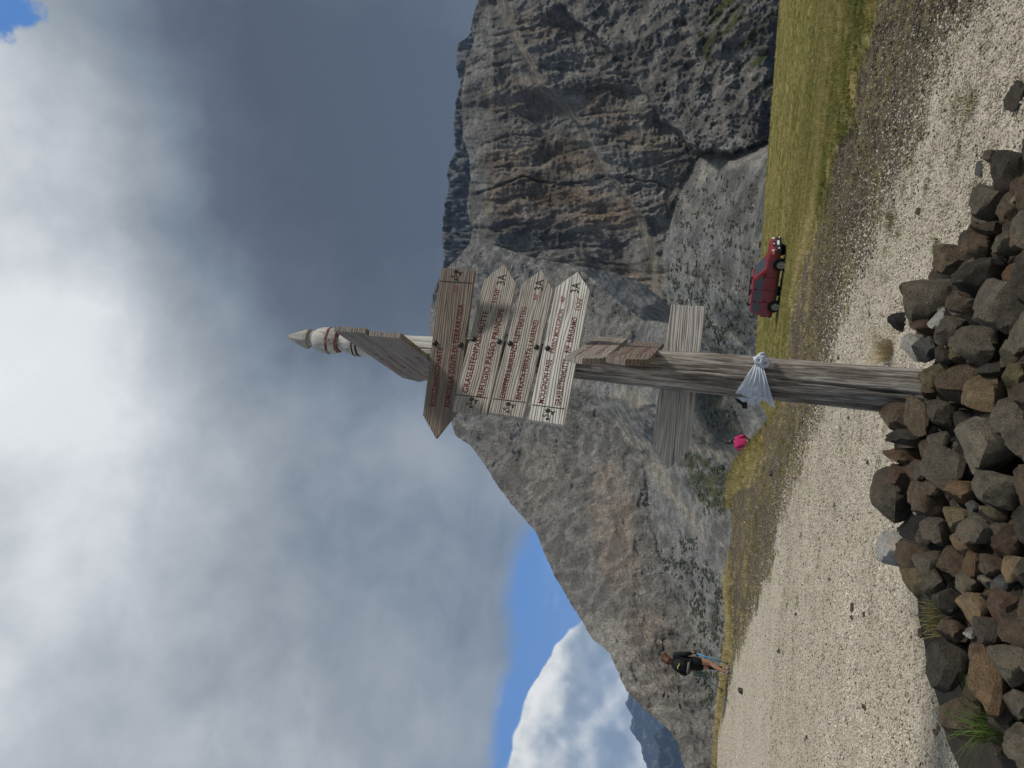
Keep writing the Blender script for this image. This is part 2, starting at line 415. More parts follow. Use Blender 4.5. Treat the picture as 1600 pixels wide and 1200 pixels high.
def mountain(name, crest, az0, az1, na, el_lo, nv, depth, paint, jag=.10, back=220, seed=0.0, kind='structure', mat=None):
    az = np.linspace(az0, az1, na)
    ce = line_el(crest, az)+jag*fbm(az*2.2, seed, .5, 5, .6, True)*.7+jag*.6*fbm(az*9, seed+3, .5, 3, .6)
    t = np.linspace(0, 1, nv)
    A = np.repeat(az[None], nv, 0); E = el_lo+(ce[None]-el_lo)*t[:, None]
    Rr = depth(A, E)
    # rounded shoulder running back behind the skyline
    nb = 10; rc = Rr[-1]; zc = EYE+rc*np.tan(np.radians(ce))
    kb = (np.arange(1, nb+1)/nb)[:, None]
    Rb = rc[None]+back*kb**1.3; zb = zc[None]-.45*back*kb**1.5-2*kb+4*fbm(A[:nb]*1.5, kb*6+seed, .2, 3)*kb
    x = np.concatenate([Rr, Rb])*np.sin(np.radians(np.concatenate([A, A[:nb]])))
    y = np.concatenate([Rr, Rb])*np.cos(np.radians(np.concatenate([A, A[:nb]])))
    z = np.concatenate([EYE+Rr*np.tan(np.radians(E)), zb])
    V = np.stack([x, y, z], -1).reshape(-1, 3)
    me = mesh_np(name, V, grid_faces(nv+nb, na), mat or ROCK)
    col = paint(A, E, Rr); col = np.concatenate([col, np.repeat(col[-1:], nb, 0)])
    set_attr(me, 'col', col.reshape(-1, 3), 'FLOAT_COLOR')
    o = put(name, me, kind=kind)
    return o, (A, E, Rr)
GREY = np.array((.255, .245, .226)); PALE = np.array((.30, .29, .265)); TAN = np.array((.48, .445, .385)); ORANGE = np.array((.335, .240, .165)); DARK = np.array((.128, .125, .119)); GREEN = np.array((.095, .105, .045)); SLATE = np.array((.270, .273, .266))
def lerp(c, col, w): return c+(np.asarray(col)-c)*np.clip(w, 0, 1)[..., None]
def wobble(A, E, s, amp, sd): return (amp*fbm(A*s, E*s, sd, 4), amp*fbm(A*s, E*s, sd+9, 4))
# --- right-hand massif with the stained wall
CREST_A = [(760, -420), (752, -250), (760, -120), (757, -30), (746, 8), (739, 27), (736, 44), (742, 64), (729, 98), (722, 142), (723, 189), (724, 216), (734, 243), (736, 280), (731, 320), (734, 344), (743, 362), (775, 384), (830, 402), (900, 415), (952, 424), (1000, 440), (1040, 470), (1075, 520), (1110, 570), (1140, 620), (1165, 680)]
LEDGE = [(770, -80), (790, 20), (812, 64), (849, 135), (882, 159), (913, 202), (943, 267), (984, 314), (1004, 348), (1021, 400), (1030, 440)]
SPUR = [(800, -120), (845, -40), (872, 7), (936, 61), (984, 115), (1017, 162), (1058, 202), (1085, 233), (1130, 240), (1190, 225), (1240, 215)]
FOOT = [(1210, 190), (1150, 215), (1085, 250), (1066, 290), (1048, 340), (1036, 400), (1035, 450), (1045, 480), (1080, 540), (1115, 590), (1150, 650)]
def _sd(A, E, lst):
    """signed: positive above the line"""
    return E-line_el(lst, A)
def depth_A(A, E):
    w = wobble(A, E, .5, .35, 1.0); A2, E2 = A+w[0], E+w[1]
    led = _sd(A2, E2, LEDGE); foot = _sd(A2, E2, FOOT)
    spur_line = pxpts(SPUR); o = np.argsort(spur_line[:, 1])
    # the spur lies to the right of / below its edge line
    dsp = A2-np.interp(E2, spur_line[o, 1], spur_line[o, 0])
    d = 330+2.6*(E-2)
    d = d+6.5*sstep(-.25, .45, led)*3+np.clip(led, 0, 2.2)*5              # step back above the sloping ledge
    d = d+12*sstep(7.5, 15.5, E)*sstep(20, 2, A)*.6+np.clip(E-15.2, 0, 4)*6   # slabs lean back under the top
    scree = sstep(.3, -.6, foot)
    d = d-scree*(np.clip(-foot, 0, 9)*17)
    cave = np.exp(-(led/.16)**2)*np.clip(fbm(A*1.1, 3.0, 0, 3)+.25, 0, 1)
    d = d+9*cave
    spur = sstep(-.13, .13, dsp+.35*fbm(A*1.6, E*1.6, 71., 4, .6))*sstep(-13, -8, E)
    d = d*(1-spur)+spur*(270+5.5*np.clip(E+3, 0, 20)-1.0*np.clip(dsp, 0, 12))
    # vertical seams on the wall, craggy slabs on the spur
    wall = (1-scree)*(1-spur)
    a, e = A*DEG, E*DEG
    tl = a+.18*e                                                           # the seams lean a little
    ww = 26*fbm(a/90, e/140, 4.0, 3)
    bd1, bd2, _b = cells((tl+ww)/34, (e+ww)/120, 3)
    seam = sstep(.0, .22, bd2-bd1)
    d = d-wall*(12*fbm((tl+ww)/95, e/230, 6.0, 5, .45)+1.2*seam+2.3*fbm((tl+ww)/24, e/90, 2.0, 5, .6, True)+1.1*fbm((tl+ww)/60, (e+ww)/17, 5.0, 4, .6, True)+.9*fbm(a/6, e/7, 15.0, 3, .65))
    b1, b2, _c = cells((a*.8+e*.6+ww)/30, (e*.8-a*.6)/22, 9)
    d = d-spur*(6*fbm(a/80, e/80, 1.5, 5, .55, True)+2.8*fbm((a+e)/34, (e-a)/60, 3.0, 5, .6, True)+.5*sstep(0, .25, b2-b1)+1.3*fbm(a/9, e/9, 5.5, 4, .65))
    gul = fbm((a-.7*e)/22, (e+.7*a)/260, 2.5, 3)
    d = d-scree*(2.2*gul+.9*fbm(a/7, e/7, 8.0, 3))
    crk = seg_dist(A2, E2, pxpts([(750, 300), (820, 276), (870, 288), (930, 282), (944, 275), (1000, 280), (1045, 290)]))
    d = d+3.5*np.exp(-(crk/.075)**2)*np.clip(.6+fbm(A*.9, E*.9, 72., 3), 0, 1)
    return d
def paint_A(A, E, Rr):
    w = wobble(A, E, .45, .9, 3.0); a, e = A*DEG, E*DEG
    c = GREY*(1+.34*fbm(a/60, e/45, 2.0, 5, .6))[..., None]
    st = fbm((a+.2*e)/16, e/110, 7.0, 4, .6)
    c = lerp(c, DARK, .65*sstep(.12, .5, st))
    org = area(A, E, [(768, 272), (800, 268), (880, 285), (935, 290), (985, 318), (1000, 352), (960, 362), (860, 356), (790, 345), (762, 318)], .7, w)
    org = np.maximum(org, .85*area(A, E, [(752, 232), (800, 214), (880, 210), (920, 225), (935, 270), (860, 272), (765, 262)], .6, w))
    org = np.maximum(org, .75*area(A, E, [(800, 25), (865, 20), (890, 48), (850, 66), (805, 55)], .6, w))
    org = np.maximum(org, .55*area(A, E, [(895, 140), (960, 128), (1000, 185), (1040, 210), (1050, 245), (980, 225), (915, 190)], .7, w))
    org = np.maximum(org, .5*area(A, E, [(750, 110), (850, 125), (880, 165), (830, 200), (760, 170)], .6, w))
    org = np.maximum(org, .7*area(A, E, [(935, 440), (960, 418), (1000, 425), (1030, 445), (1010, 462), (960, 452)], .4, w))
    c = lerp(c, ORANGE, org*(.55+.70*fbm((a+.2*e)/30, e/60, 9.0, 4, .6)))
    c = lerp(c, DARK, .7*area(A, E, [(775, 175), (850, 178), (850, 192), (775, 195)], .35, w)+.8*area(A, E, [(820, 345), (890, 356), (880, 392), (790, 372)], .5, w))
    led = np.exp(-((_sd(A, E, LEDGE)+w[1]*.4)/.30)**2)
    c = lerp(c, (.30, .265, .215), .75*led)
    c = lerp(c, SLATE*1.15, .5*area(A, E, [(735, 20), (722, 140), (735, 300), (750, 340), (765, 270), (750, 140), (770, 40)], .4, w))
    foot = _sd(A+w[0]*.4, E+w[1]*.4, FOOT)
    scr = sstep(.25, -.35, foot)
    sc = SLATE*1.02*(1+.35*fbm(a/40, e/40, 5.0, 5, .6))[..., None]
    stripe = fbm((a-.75*e)/11, (e+.7*a)/240, 2.5, 4)
    sc = lerp(sc, (.37, .355, .32), sstep(.15, .5, stripe)); 
    sc = lerp(sc, (.42, .405, .37), area(A, E, [(1090, 235), (1130, 215), (1195, 200), (1195, 260), (1120, 262), (1080, 300)], .5, w))
    sc = lerp(sc, GREEN*1.1, .55*sstep(.1, .45, fbm(a/18, e/18, 3.3, 4, .6))*area(A, E, [(1060, 300), (1190, 265), (1185, 500), (1120, 560), (1060, 420)], .8, w))
    c = lerp(c, sc, scr)
    sp = area(A, E, [(872, 7), (936, 61), (984, 115), (1017, 162), (1058, 202), (1090, 232), (1200, 215), (1260, 100), (1260, -400), (800, -300)], .25, w)
    spc = GREY*.95*(1+.45*fbm((a+e)/26, (e-a)/40, 3.0, 5, .6))[..., None]
    gr = sstep(.05, .35, fbm((a+.9*e)/24, (e-.9*a)/120, 6.6, 4, .6))*area(A, E, [(1040, -60), (1230, -200), (1220, 120), (1196, 190), (1150, 140), (1090, 80)], .9, w)
    gr = np.maximum(gr, .9*area(A, E, [(1090, 38), (1110, 60), (1112, 110), (1100, 95)], .15, (w[0]*.3, w[1]*.3)))
    spc = lerp(spc, GREEN, gr)
    c = lerp(c, spc, sp)
    return np.clip(c, .02, .6)
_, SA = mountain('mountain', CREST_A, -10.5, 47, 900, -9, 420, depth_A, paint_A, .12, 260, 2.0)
# --- left-hand mountain
CREST_C = [(770, 200), (752, 300), (735, 380), (700, 420), (686, 436), (677, 460), (672, 492), (672, 508), (677, 540), (684, 600), (703, 655), (713, 681), (736, 696), (755, 721), (774, 752), (799, 787), (826, 817), (838, 831), (852, 865), (867, 899), (886, 931), (896, 949), (911, 971), (927, 999), (953, 1020), (980, 1080), (1007, 1107), (1030, 1127), (1050, 1143), (1060, 1160), (1070, 1197), (1082, 1240), (1105, 1330)]
FOOT_C = [(880, 400), (900, 420), (925, 440), (960, 470), (1000, 500), (985, 540), (930, 585), (925, 620), (948, 650), (985, 690), (1005, 721), (1011, 765), (1017, 815), (1030, 865), (1052, 915), (1070, 955), (1083, 984), (1100, 1030), (1110, 1080), (1120, 1150), (1130, 1240), (1140, 1330)]
def depth_C(A, E):
    w = wobble(A, E, .45, .4, 21.0)
    foot = _sd(A+w[0], E+w[1], FOOT_C); a, e = A*DEG, E*DEG
    d = 640+3.0*(E-3)-150*sstep(-6, -30, A)+8*np.clip(E-3, 0, 20)
    d = d+np.clip(foot, 0, 20)*3.5
    scree = sstep(.4, -.5, foot)
    d = d-scree*np.clip(-foot, 0, 10)*26
    gully = np.exp(-((A-1.5)/2.2)**2)*sstep(9, 2, E)
    d = d+6*gully
    ww = 30*fbm(a/80, e/80, 14.0, 3)
    t1, t2 = (a*.85+e*.55), (e*.85-a*.55)                                   # beds dip to the left
    b1, b2, _i = cells((t1+ww)/40, (t2+ww*.6)/26, 5)
    rockw = 1-scree
    d = d-rockw*(20*fbm(a/190, e/150, 12.0, 4, .5)+7*fbm((t1+ww)/90, (t2+ww*.4)/46, 13.0, 6, .55, True)+.8*sstep(0, .25, b2-b1)+2.6*fbm((a+ww)/22, e/17, 16.0, 5, .65)+1.6*fbm(a/7, e/7, 1.0, 3, .65))
    d = d-scree*(4*fbm((a-.8*e)/28, (e+.8*a)/170, 2.5, 4)+1.8*fbm(a/9, e/9, 8.0, 3))
    return d
def paint_C(A, E, Rr):
    w = wobble(A, E, .45, .9, 33.0); a, e = A*DEG, E*DEG
    c = GREY*1.02*(1+.46*fbm(a/40, e/30, 12.0, 6, .62))[..., None]
    dk = fbm((a*.85+e*.55)/30, (e*.85-a*.55)/16, 13.0, 5, .6)
    c = lerp(c, DARK, .6*sstep(.08, .5, dk))
    o1 = area(A, E, [(925, 735), (955, 720), (985, 760), (1000, 850), (1000, 920), (960, 930), (935, 880), (925, 800)], .9, w)
    o1 = np.maximum(o1, .45*area(A, E, [(745, 660), (880, 700), (900, 760), (840, 800), (770, 720)], 1.2, w))
    o1 = np.maximum(o1, .8*area(A, E, [(960, 960), (1030, 950), (1060, 1010), (1050, 1090), (1010, 1060), (980, 1010)], .9, w))
    c = lerp(c, (.375, .305, .24), o1*(.55+.9*fbm(a/22, e/22, 19.0, 4, .6)))
    sunlit = area(A, E, [(910, 955), (960, 960), (1010, 1040), (1060, 1110), (1090, 1210), (1080, 1300), (1050, 1200), (990, 1110), (930, 1010)], .8, w)  # pale ridge limestone, with its sunlight painted into the colour
    c = lerp(c, (.47, .44, .385), sunlit*(.55+.5*fbm(a/16, e/16, 29.0, 4, .6)))
    foot = _sd(A+w[0]*.35, E+w[1]*.35, FOOT_C); scr = sstep(.25, -.3, foot)
    sc = SLATE*1.08*(1+.4*fbm(a/26, e/26, 15.0, 5, .62))[..., None]
    stripe = fbm((a-.85*e)/12, (e+.85*a)/200, 22.5, 4)
    sc = lerp(sc, (.39, .375, .335), sstep(.12, .5, stripe))
    sc = lerp(sc, TAN*.86, .9*area(A, E, [(945, 610), (985, 606), (1030, 640), (1035, 665), (1012, 640), (985, 625), (955, 622)], .25, w))
    sc = lerp(sc, TAN*.84, .9*area(A, E, [(955, 650), (985, 672), (1015, 690), (1042, 735), (1075, 790), (1110, 850), (1100, 852), (1062, 800), (1030, 760), (1000, 720), (968, 690), (948, 652)], .25, (w[0]*.4, w[1]*.4)))
    sc = lerp(sc, TAN*.86, area(A, E, [(1070, 655), (1095, 665), (1140, 690), (1172, 712), (1172, 742), (1150, 728), (1120, 722), (1095, 702), (1078, 708), (1062, 690)], .15, (w[0]*.4, w[1]*.4)))
    sc = lerp(sc, GREEN*1.05, .9*area(A, E, [(1064, 705), (1090, 708), (1125, 730), (1150, 740), (1150, 790), (1130, 808), (1100, 800), (1078, 760)], .3, w)*sstep(-.35, .1, fbm(a/16, e/16, 6.0, 4, .6)))
    sc = lerp(sc, (.095, .10, .07), .7*area(A, E, [(1085, 605), (1150, 600), (1165, 690), (1115, 690), (1085, 650)], .5, w))
    sc = lerp(sc, GREEN*1.1, .75*area(A, E, [(1075, 1140), (1100, 1125), (1120, 1160), (1115, 1200), (1090, 1200)], .4, w))
    tri = area(A, E, [(940, 440), (972, 452), (1000, 500), (1030, 560), (985, 600), (920, 600), (905, 560)], .4, (w[0]*.4, w[1]*.4))
    sm = lerp(np.broadcast_to(np.array((.245, .258, .268)), c.shape), (.40, .38, .335), sstep(.05, .4, fbm((a+.9*e)/16, (e-.9*a)/120, 31., 4)))
    sc = lerp(sc, sm, tri)
    c = lerp(c, sc, scr)
    return np.clip(c, .02, .6)
_, SC = mountain('mountain', CREST_C, -42, 14, 860, -9, 420, depth_C, paint_C, .14, 320, 5.0)
# --- plateau rim farther back
CREST_B = [(780, -200), (760, -60), (738, 50), (730, 60), (717, 67), (713, 105), (720, 135), (712, 162), (710, 202), (713, 233), (704, 256), (699, 273), (703, 287), (696, 320), (691, 361), (695, 400), (692, 430), (700, 520)]
def depth_B(A, E):
    a, e = A*DEG, E*DEG
    return 1250+6*(E-5)-30*fbm(a/26, e/60, 41.0, 4, .6, True)-12*fbm(a/9, e/14, 42.0, 3, .6, True)
def paint_B(A, E, Rr):
    a, e = A*DEG, E*DEG
    return np.clip(np.array((.165, .172, .182))*(1+.4*fbm(a/20, e/40, 43.0, 5, .6))[..., None], .02, .5)
mountain('mountain', CREST_B, 2, 42, 420, 8, 70, depth_B, paint_B, .16, 500, 8.0)
# --- ranges on the far side of the valley
FAR1 = [(975, 900), (960, 1000), (972, 1060), (985, 1085), (978, 1100), (990, 1120), (985, 1140), (1000, 1160), (1012, 1200), (1000, 1240), (990, 1330)]
FAR2 = [(1040, 1000), (1035, 1060), (1028, 1110), (1040, 1135), (1022, 1150), (1032, 1170), (1030, 1200), (1020, 1240), (1035, 1330)]
def far(d0, sd, amp): return lambda A, E: d0+d0*amp*(-fbm(A*1.2, E*1.2, sd, 5, .6, True)+.12*E)
def far_paint(col, hi, sd): return lambda A, E, Rr: np.clip(lerp(np.broadcast_to(np.array(col), A.shape+(3,)), hi, sstep(.0, .4, fbm(A*1.1, E*2.0, sd, 5, .65))), .02, .6)
FARM = rock_material('far_rock', .02)
mountain('mountain', FAR1, -46, -14, 260, -4, 60, far(11000, 51, .05), far_paint((.07, .085, .07), (.30, .27, .23), 52), .18, 1500, 9.0, mat=FARM)
mountain('mountain', FAR2, -46, -14, 260, -6, 60, far(6500, 61, .05), far_paint((.05, .07, .045), (.11, .11, .075), 62), .16, 900, 10.0, mat=FARM)
# --- the air over the valley
def haze():
    bm = bmesh.new(); bmesh.ops.create_cube(bm, size=1)
    m = bpy.data.materials.new('haze'); m.use_nodes = True; nt = m.node_tree; nt.nodes.clear()
    o = nt.nodes.new('ShaderNodeOutputMaterial'); v = nt.nodes.new('ShaderNodeVolumePrincipled')
    v.inputs['Color'].default_value = (.62, .80, 1.0, 1); v.inputs['Density'].default_value = 4.0e-5; v.inputs['Anisotropy'].default_value = .2
    nt.links.new(v.outputs[0], o.inputs['Volume'])
    ob = put('haze', bm_mesh('haze', bm, m), kind='stuff'); ob.scale = (30000, 30000, 3600); ob.location = (0, 2500, -400)
    return ob
HAZE_ON = True
if HAZE_ON: haze()
# ------------------------------------------------------------------ signpost
def wood_material(name, light, dark, ring=9.0, rough=.85, seed=0.0, contrast=1.0, tint=None):
    """weathered plank: raised late-wood ridges along local X"""
    m, g = new_mat(name, rough, .2)
    co = g.co('Object'); rnd = g.n('ShaderNodeObjectInfo').outputs['Random']
    off = g.combine(g.math('MULTIPLY', rnd, 37.0), g.math('MULTIPLY', rnd, 11.0), g.math('MULTIPLY', rnd, 23.0))
    p = g.vmath('ADD', co, off)
    w = g.n('ShaderNodeTexNoise'); g.inp(w, 'Vector', g.mapping(p, scale=(1.1, 1, 7))); w.inputs['Scale'].default_value = 1.0; w.inputs['Detail'].default_value = 2
    sp = g.n('ShaderNodeSeparateXYZ'); g.link(co, sp.inputs[0])
    # rings: distance across the board bent by slow noise so they run into arches
    q = g.math('ADD', g.math('MULTIPLY', sp.outputs[2], 1.0), g.math('MULTIPLY', g.math('SUBTRACT', w.outputs[0], .5), .085))
    q2 = g.math('ADD', q, g.math('MULTIPLY', g.math('SUBTRACT', g.noise(g.mapping(p, scale=(.6, 1, 22)), 1.0, 3, .6), .5), .05))
    ringv = g.math('FRACT', g.math('MULTIPLY', q2, ring*10/1.0))
    tri = g.math('ABSOLUTE', g.math('SUBTRACT', g.math('MULTIPLY', ringv, 2.0), 1.0))
    fib = g.noise(g.mapping(p, scale=(6, 60, 160)), 1.0, 4, .65)
    blot = g.noise(g.mapping(p, scale=(2.0, 5, 12)), 1.4, 5, .6)
    tri = g.remap(tri, .0, .75)
    t = g.math('ADD', g.math('MULTIPLY', tri, .20*contrast), g.math('ADD', g.math('MULTIPLY', fib, .78), g.math('MULTIPLY', blot, .58)))
    c = g.mix(g.remap(t, .42, 1.02, smooth=False), dark, light)
    if tint: c = g.mix(g.remap(blot, .52, .78, 0, .55), c, tint)
    crack = g.remap(g.noise(g.mapping(p, scale=(1.6, 60, 75)), 1.0, 3, .5), .29, .35, 1, 0)
    c = g.mix(g.math('MULTIPLY', crack, .8), c, tuple(v*.25 for v in dark))
    g.color(c)
    h = g.math('SUBTRACT', g.math('ADD', g.math('MULTIPLY', tri, .5), g.math('MULTIPLY', fib, .7)), g.math('MULTIPLY', crack, 1.2))
    g.bump(h, 1.0, .006)
    return m
W_BROWN = wood_material('brown_wood', (.30, .255, .215), (.058, .044, .035), 7.5, tint=(.13, .085, .065))
W_GREY = wood_material('grey_wood', (.47, .44, .395), (.115, .099, .083), 7.0, tint=(.27, .22, .17))
W_PALE = wood_material('pale_wood', (.64, .62, .58), (.15, .135, .12), 5.5, contrast=1.25)
W_BACK = wood_material('bare_wood', (.60, .57, .535), (.17, .152, .138), 6.5, contrast=1.1)
W_SIDE = wood_material('side_wood', (.33, .30, .27), (.13, .112, .098), 7.0, tint=(.26, .12, .09))
W_RED = wood_material('red_worn_wood', (.24, .20, .17), (.075, .056, .046), 7.0, tint=(.165, .085, .065))
def paint_worn(name, col, base, amount=.5):
    m, g = new_mat(name, .8, .2); co = g.co('Object')
    n = g.noise(g.mapping(co, scale=(35, 60, 110)), 1.0, 4, .65)
    g.color(g.mix(g.remap(n, amount-.14, amount+.14), col, base)); g.bump(n, .4, .002); return m
RED_INK = paint_worn('red_lettering', (.120, .014, .012), (.16, .075, .06), .60)
RED_FADED = paint_worn('faded_lettering', (.22, .045, .036), (.24, .18, .15), .56)
CARVED = plain('carved_mark', (.05, .042, .035), .9, .1)
IRON = plain('black_iron', (.018, .018, .02), .45, .5, .3)
def post_material():
    m, g = new_mat('post_wood', .9, .2); co = g.co('Object')
    fib = g.noise(g.mapping(co, scale=(26, 26, 2.2)), 1.0, 8, .68)
    fine = g.noise(g.mapping(co, scale=(150, 150, 7)), 1.0, 5, .65)
    big = g.noise(g.mapping(co, scale=(6, 6, 1.1)), 1.0, 5, .6)
    t = g.math('ADD', g.math('MULTIPLY', fib, 1.0), g.math('ADD', g.math('MULTIPLY', fine, .6), g.math('MULTIPLY', big, .35)))
    c = g.ramp(g.remap(t, .72, 1.24, smooth=False), [(0, (.030, .024, .020)), (.22, (.105, .090, .076)), (.48, (.225, .202, .178)), (.68, (.40, .368, .332)), (1, (.66, .625, .575))])
    sp = g.n('ShaderNodeSeparateXYZ'); g.link(co, sp.outputs and sp.inputs[0])
    # old whitewash survives above the boards
    wn = g.math('ADD', sp.outputs[2], g.math('MULTIPLY', g.math('SUBTRACT', fib, .5), .5))
    white = g.ramp(g.remap(t, .45, 1.15, smooth=False), [(0, (.08, .075, .065)), (.3, (.28, .27, .25)), (.65, (.47, .46, .43)), (1, (.64, .63, .60))])
    c = g.mix(g.remap(wn, 2.62, 2.95), c, white)
    green = g.math('MULTIPLY', g.remap(big, .45, .65), g.remap(sp.outputs[2], .75, .1))
    c = g.mix(g.math('MULTIPLY', green, .45), c, (.14, .135, .07))
    g.color(c)
    g.bump(g.math('ADD', g.math('MULTIPLY', fib, 1.0), g.math('MULTIPLY', fine, .6)), 1.0, .014)
    return m
POST_Y = 4.4
pb = at(1432, 612, POST_Y); ptp = at(560, 536, POST_Y)
def axis(z):
    t = (z-pb[2])/(ptp[2]-pb[2]); return np.array([pb[0]+(ptp[0]-pb[0])*t, POST_Y, z])
def z_of(px, py=None):
    """height on the post axis seen at picture column px"""
    if py is None: py = 613+(536-613)*(1432-px)/(1432-560)
    return float(at(px, py, POST_Y)[2])
BASE = Vector((float(axis(.1)[0]), POST_Y, .1))
sp_root = empty('signpost', BASE)
tag(sp_root, 'tall weathered wooden trail signpost with arrow boards standing in the heap of dark stones', 'signpost')
POSTM = post_material()
def build_post():
    nz, na = 420, 96
    z0, z1 = BASE.z, z_of(553)
    zz = np.linspace(z0, z1, nz); th = np.linspace(0, 2*math.pi, na+1)[:-1]
    hz = [z_of(p) for p in (1440, 1300, 1200, 1100, 1000, 900, 700, 620, 575, 553)]
    hw = np.array([.125, .116, .1135, .110, .103, .094, .078, .070, .0745, .081])
    rad = np.interp(zz, hz[::1], hw) if hz[0] < hz[-1] else np.interp(zz, hz[::-1], hw[::-1])
    T, Zz = np.meshgrid(th, zz); Rd = np.repeat(rad[:, None], na, 1)
    cx, cy = np.cos(T), np.sin(T)
    tw = T+.12*np.sin(Zz*1.3)
    gr = fbm(np.cos(tw)*5, np.sin(tw)*5, Zz*.55, 5, .6, True)
    Rd = Rd+.008*fbm(cx*1.2, cy*1.2, Zz*1.1, 3)+.007*(gr-.3)*sstep(z1-.1, z1-.7, Zz)
    # long drying checks facing the path
    for (ang, za, zb, dp, wd) in ((-1.62, .5, 2.0, .020, .035), (-1.15, .2, 1.5, .016, .03), (-2.15, .9, 2.3, .016, .03), (-1.35, 1.5, 2.6, .014, .028), (-1.5, 2.7, 3.9, .012, .035), (-.8, .3, 2.4, .015, .03), (-2.6, .2, 1.2, .015, .03), (.9, .3, 3, .02, .04), (2.4, .3, 3, .02, .04)):
        dd = np.abs(np.angle(np.exp(1j*(T-ang-.10*np.sin(Zz*2.1+ang*5)-.05*perlin(Zz*4, ang*9, 0)))))
        Rd = Rd-dp*np.exp(-(dd/wd)**2)*sstep(za-.1, za+.15, Zz)*sstep(zb+.1, zb-.15, Zz)
    ax = np.array([axis(z) for z in zz])
    x = ax[:, 0][:, None]+Rd*cx-BASE.x; y = ax[:, 1][:, None]+Rd*cy-BASE.y; z = Zz-BASE.z
    V = np.stack([x, y, z], -1).reshape(-1, 3)
    i = np.arange(nz*na).reshape(nz, na); j = np.roll(i, -1, 1)
    F = np.stack([i[:-1], j[:-1], j[1:], i[1:]], -1).reshape(-1, 4)
    put('post', mesh_np('post', V, F, POSTM), sp_root)
build_post()
def lathe(profile, seg=32, twist=0.0, wob=0.0, sd=0.0):
    """profile: (z, r) pairs along the post axis, as a closed turned piece"""
    n = len(profile); th = np.linspace(0, 2*math.pi, seg+1)[:-1]
    V = []; F = []
    for k, (z, r) in enumerate(profile):
        a = axis(z)
        rr = r*(1+wob*perlin(np.cos(th)*3, np.sin(th)*3, z*9+sd))
        V.append(np.stack([a[0]-BASE.x+rr*np.cos(th+twist), a[1]-BASE.y+rr*np.sin(th+twist), np.full(seg, z-BASE.z)], -1))
    V = np.concatenate(V); i = np.arange(n*seg).reshape(n, seg); j = np.roll(i, -1, 1)
    F = np.stack([i[:-1], j[:-1], j[1:], i[1:]], -1).reshape(-1, 4)
    return V, F
def lathe_obj(name, prof_px, mat, parent, seg=32, smooth=True, wob=0.0, twist=0.0):
    prof = [(float(at(px, 519+(x0-450)*.17 if False else 519+(px-450)*.16, POST_Y)[2]), hw*.00350) for (px, hw) in prof_px for x0 in (0,)]
    V, F = lathe(prof, seg, twist, wob)
    return put(name, mesh_np(name, V, F, mat, smooth), parent)
def white_wood(name, white, dark):
    m, g = new_mat(name, .9, .15); co = g.co('Object')
    n = g.noise(g.mapping(co, scale=(75, 75, 11)), 1.0, 6, .7); n2 = g.noise(co, 20, 6, .7)
    g.color(g.ramp(g.remap(g.math('ADD', n, g.math('MULTIPLY', n2, .8)), .62, 1.12, smooth=False), [(0, dark), (.35, tuple(v*.72 for v in white)), (1, white)]))
    g.bump(n, .8, .006); return m
WHITEW = white_wood('whitewashed_wood', (.56, .545, .505), (.075, .062, .05)); TIPW = white_wood('bare_tip_wood', (.40, .39, .36), (.09, .08, .07))
REDP = paint_worn('old_red_paint', (.105, .012, .011), (.30, .20, .18), .52); BLACKP = paint_worn('old_black_paint', (.02, .02, .02), (.2, .19, .18), .66)
# axis() is straight: the turned top follows the same line
def build_finial():
    def zz(px): return z_of(px)
    K = .00402
    tip = lathe_obj('tip', [(449, .5), (453, 4), (458, 7), (466, 11.5), (474, 15), (480, 17.2), (484, 17.6), (485, 13.5), (489, 13), (491, 15), (494, 14.5), (495, 10)], TIPW, sp_root, 9, False, .14, .3)
    knob = lathe_obj('knob', [(491, 8), (493, 15), (496, 18.5), (502, 21.5), (509, 22.8), (515.5, 23)], WHITEW, sp_root, 40, True, .05)
    ring = lathe_obj('painted_ring', [(515, 22.2), (515.6, 23.6), (518, 23.9), (519.5, 23.6), (520, 22.0)], REDP, sp_root, 40, True, .05); ring['label'] = 'dark red painted ring under the white knob'
    lathe_obj('knob', [(519.5, 23.2), (524, 22.6), (528.7, 20.4)], WHITEW, sp_root, 40, True, .05)
    ring2 = lathe_obj('painted_ring', [(528.5, 20.0), (529, 20.7), (531.5, 19.6), (533, 17.5)], REDP, sp_root, 40, True, .05)
    lathe_obj('collar', [(531.5, 15), (534, 16.5), (538, 17.5), (545, 20), (551, 22.5), (556, 23.2)], WHITEW, sp_root, 40, True, .04)
    for p in (557, 563):
        lathe_obj('painted_band', [(p-1.2, 22.6), (p-.7, 23.7), (p+1.2, 23.7), (p+1.7, 22.4)], BLACKP, sp_root, 40, True, .03)
    lathe_obj('collar', [(556, 23.0), (560, 23.0), (564, 22.2)], WHITEW, sp_root, 40, True, .03)
build_finial()
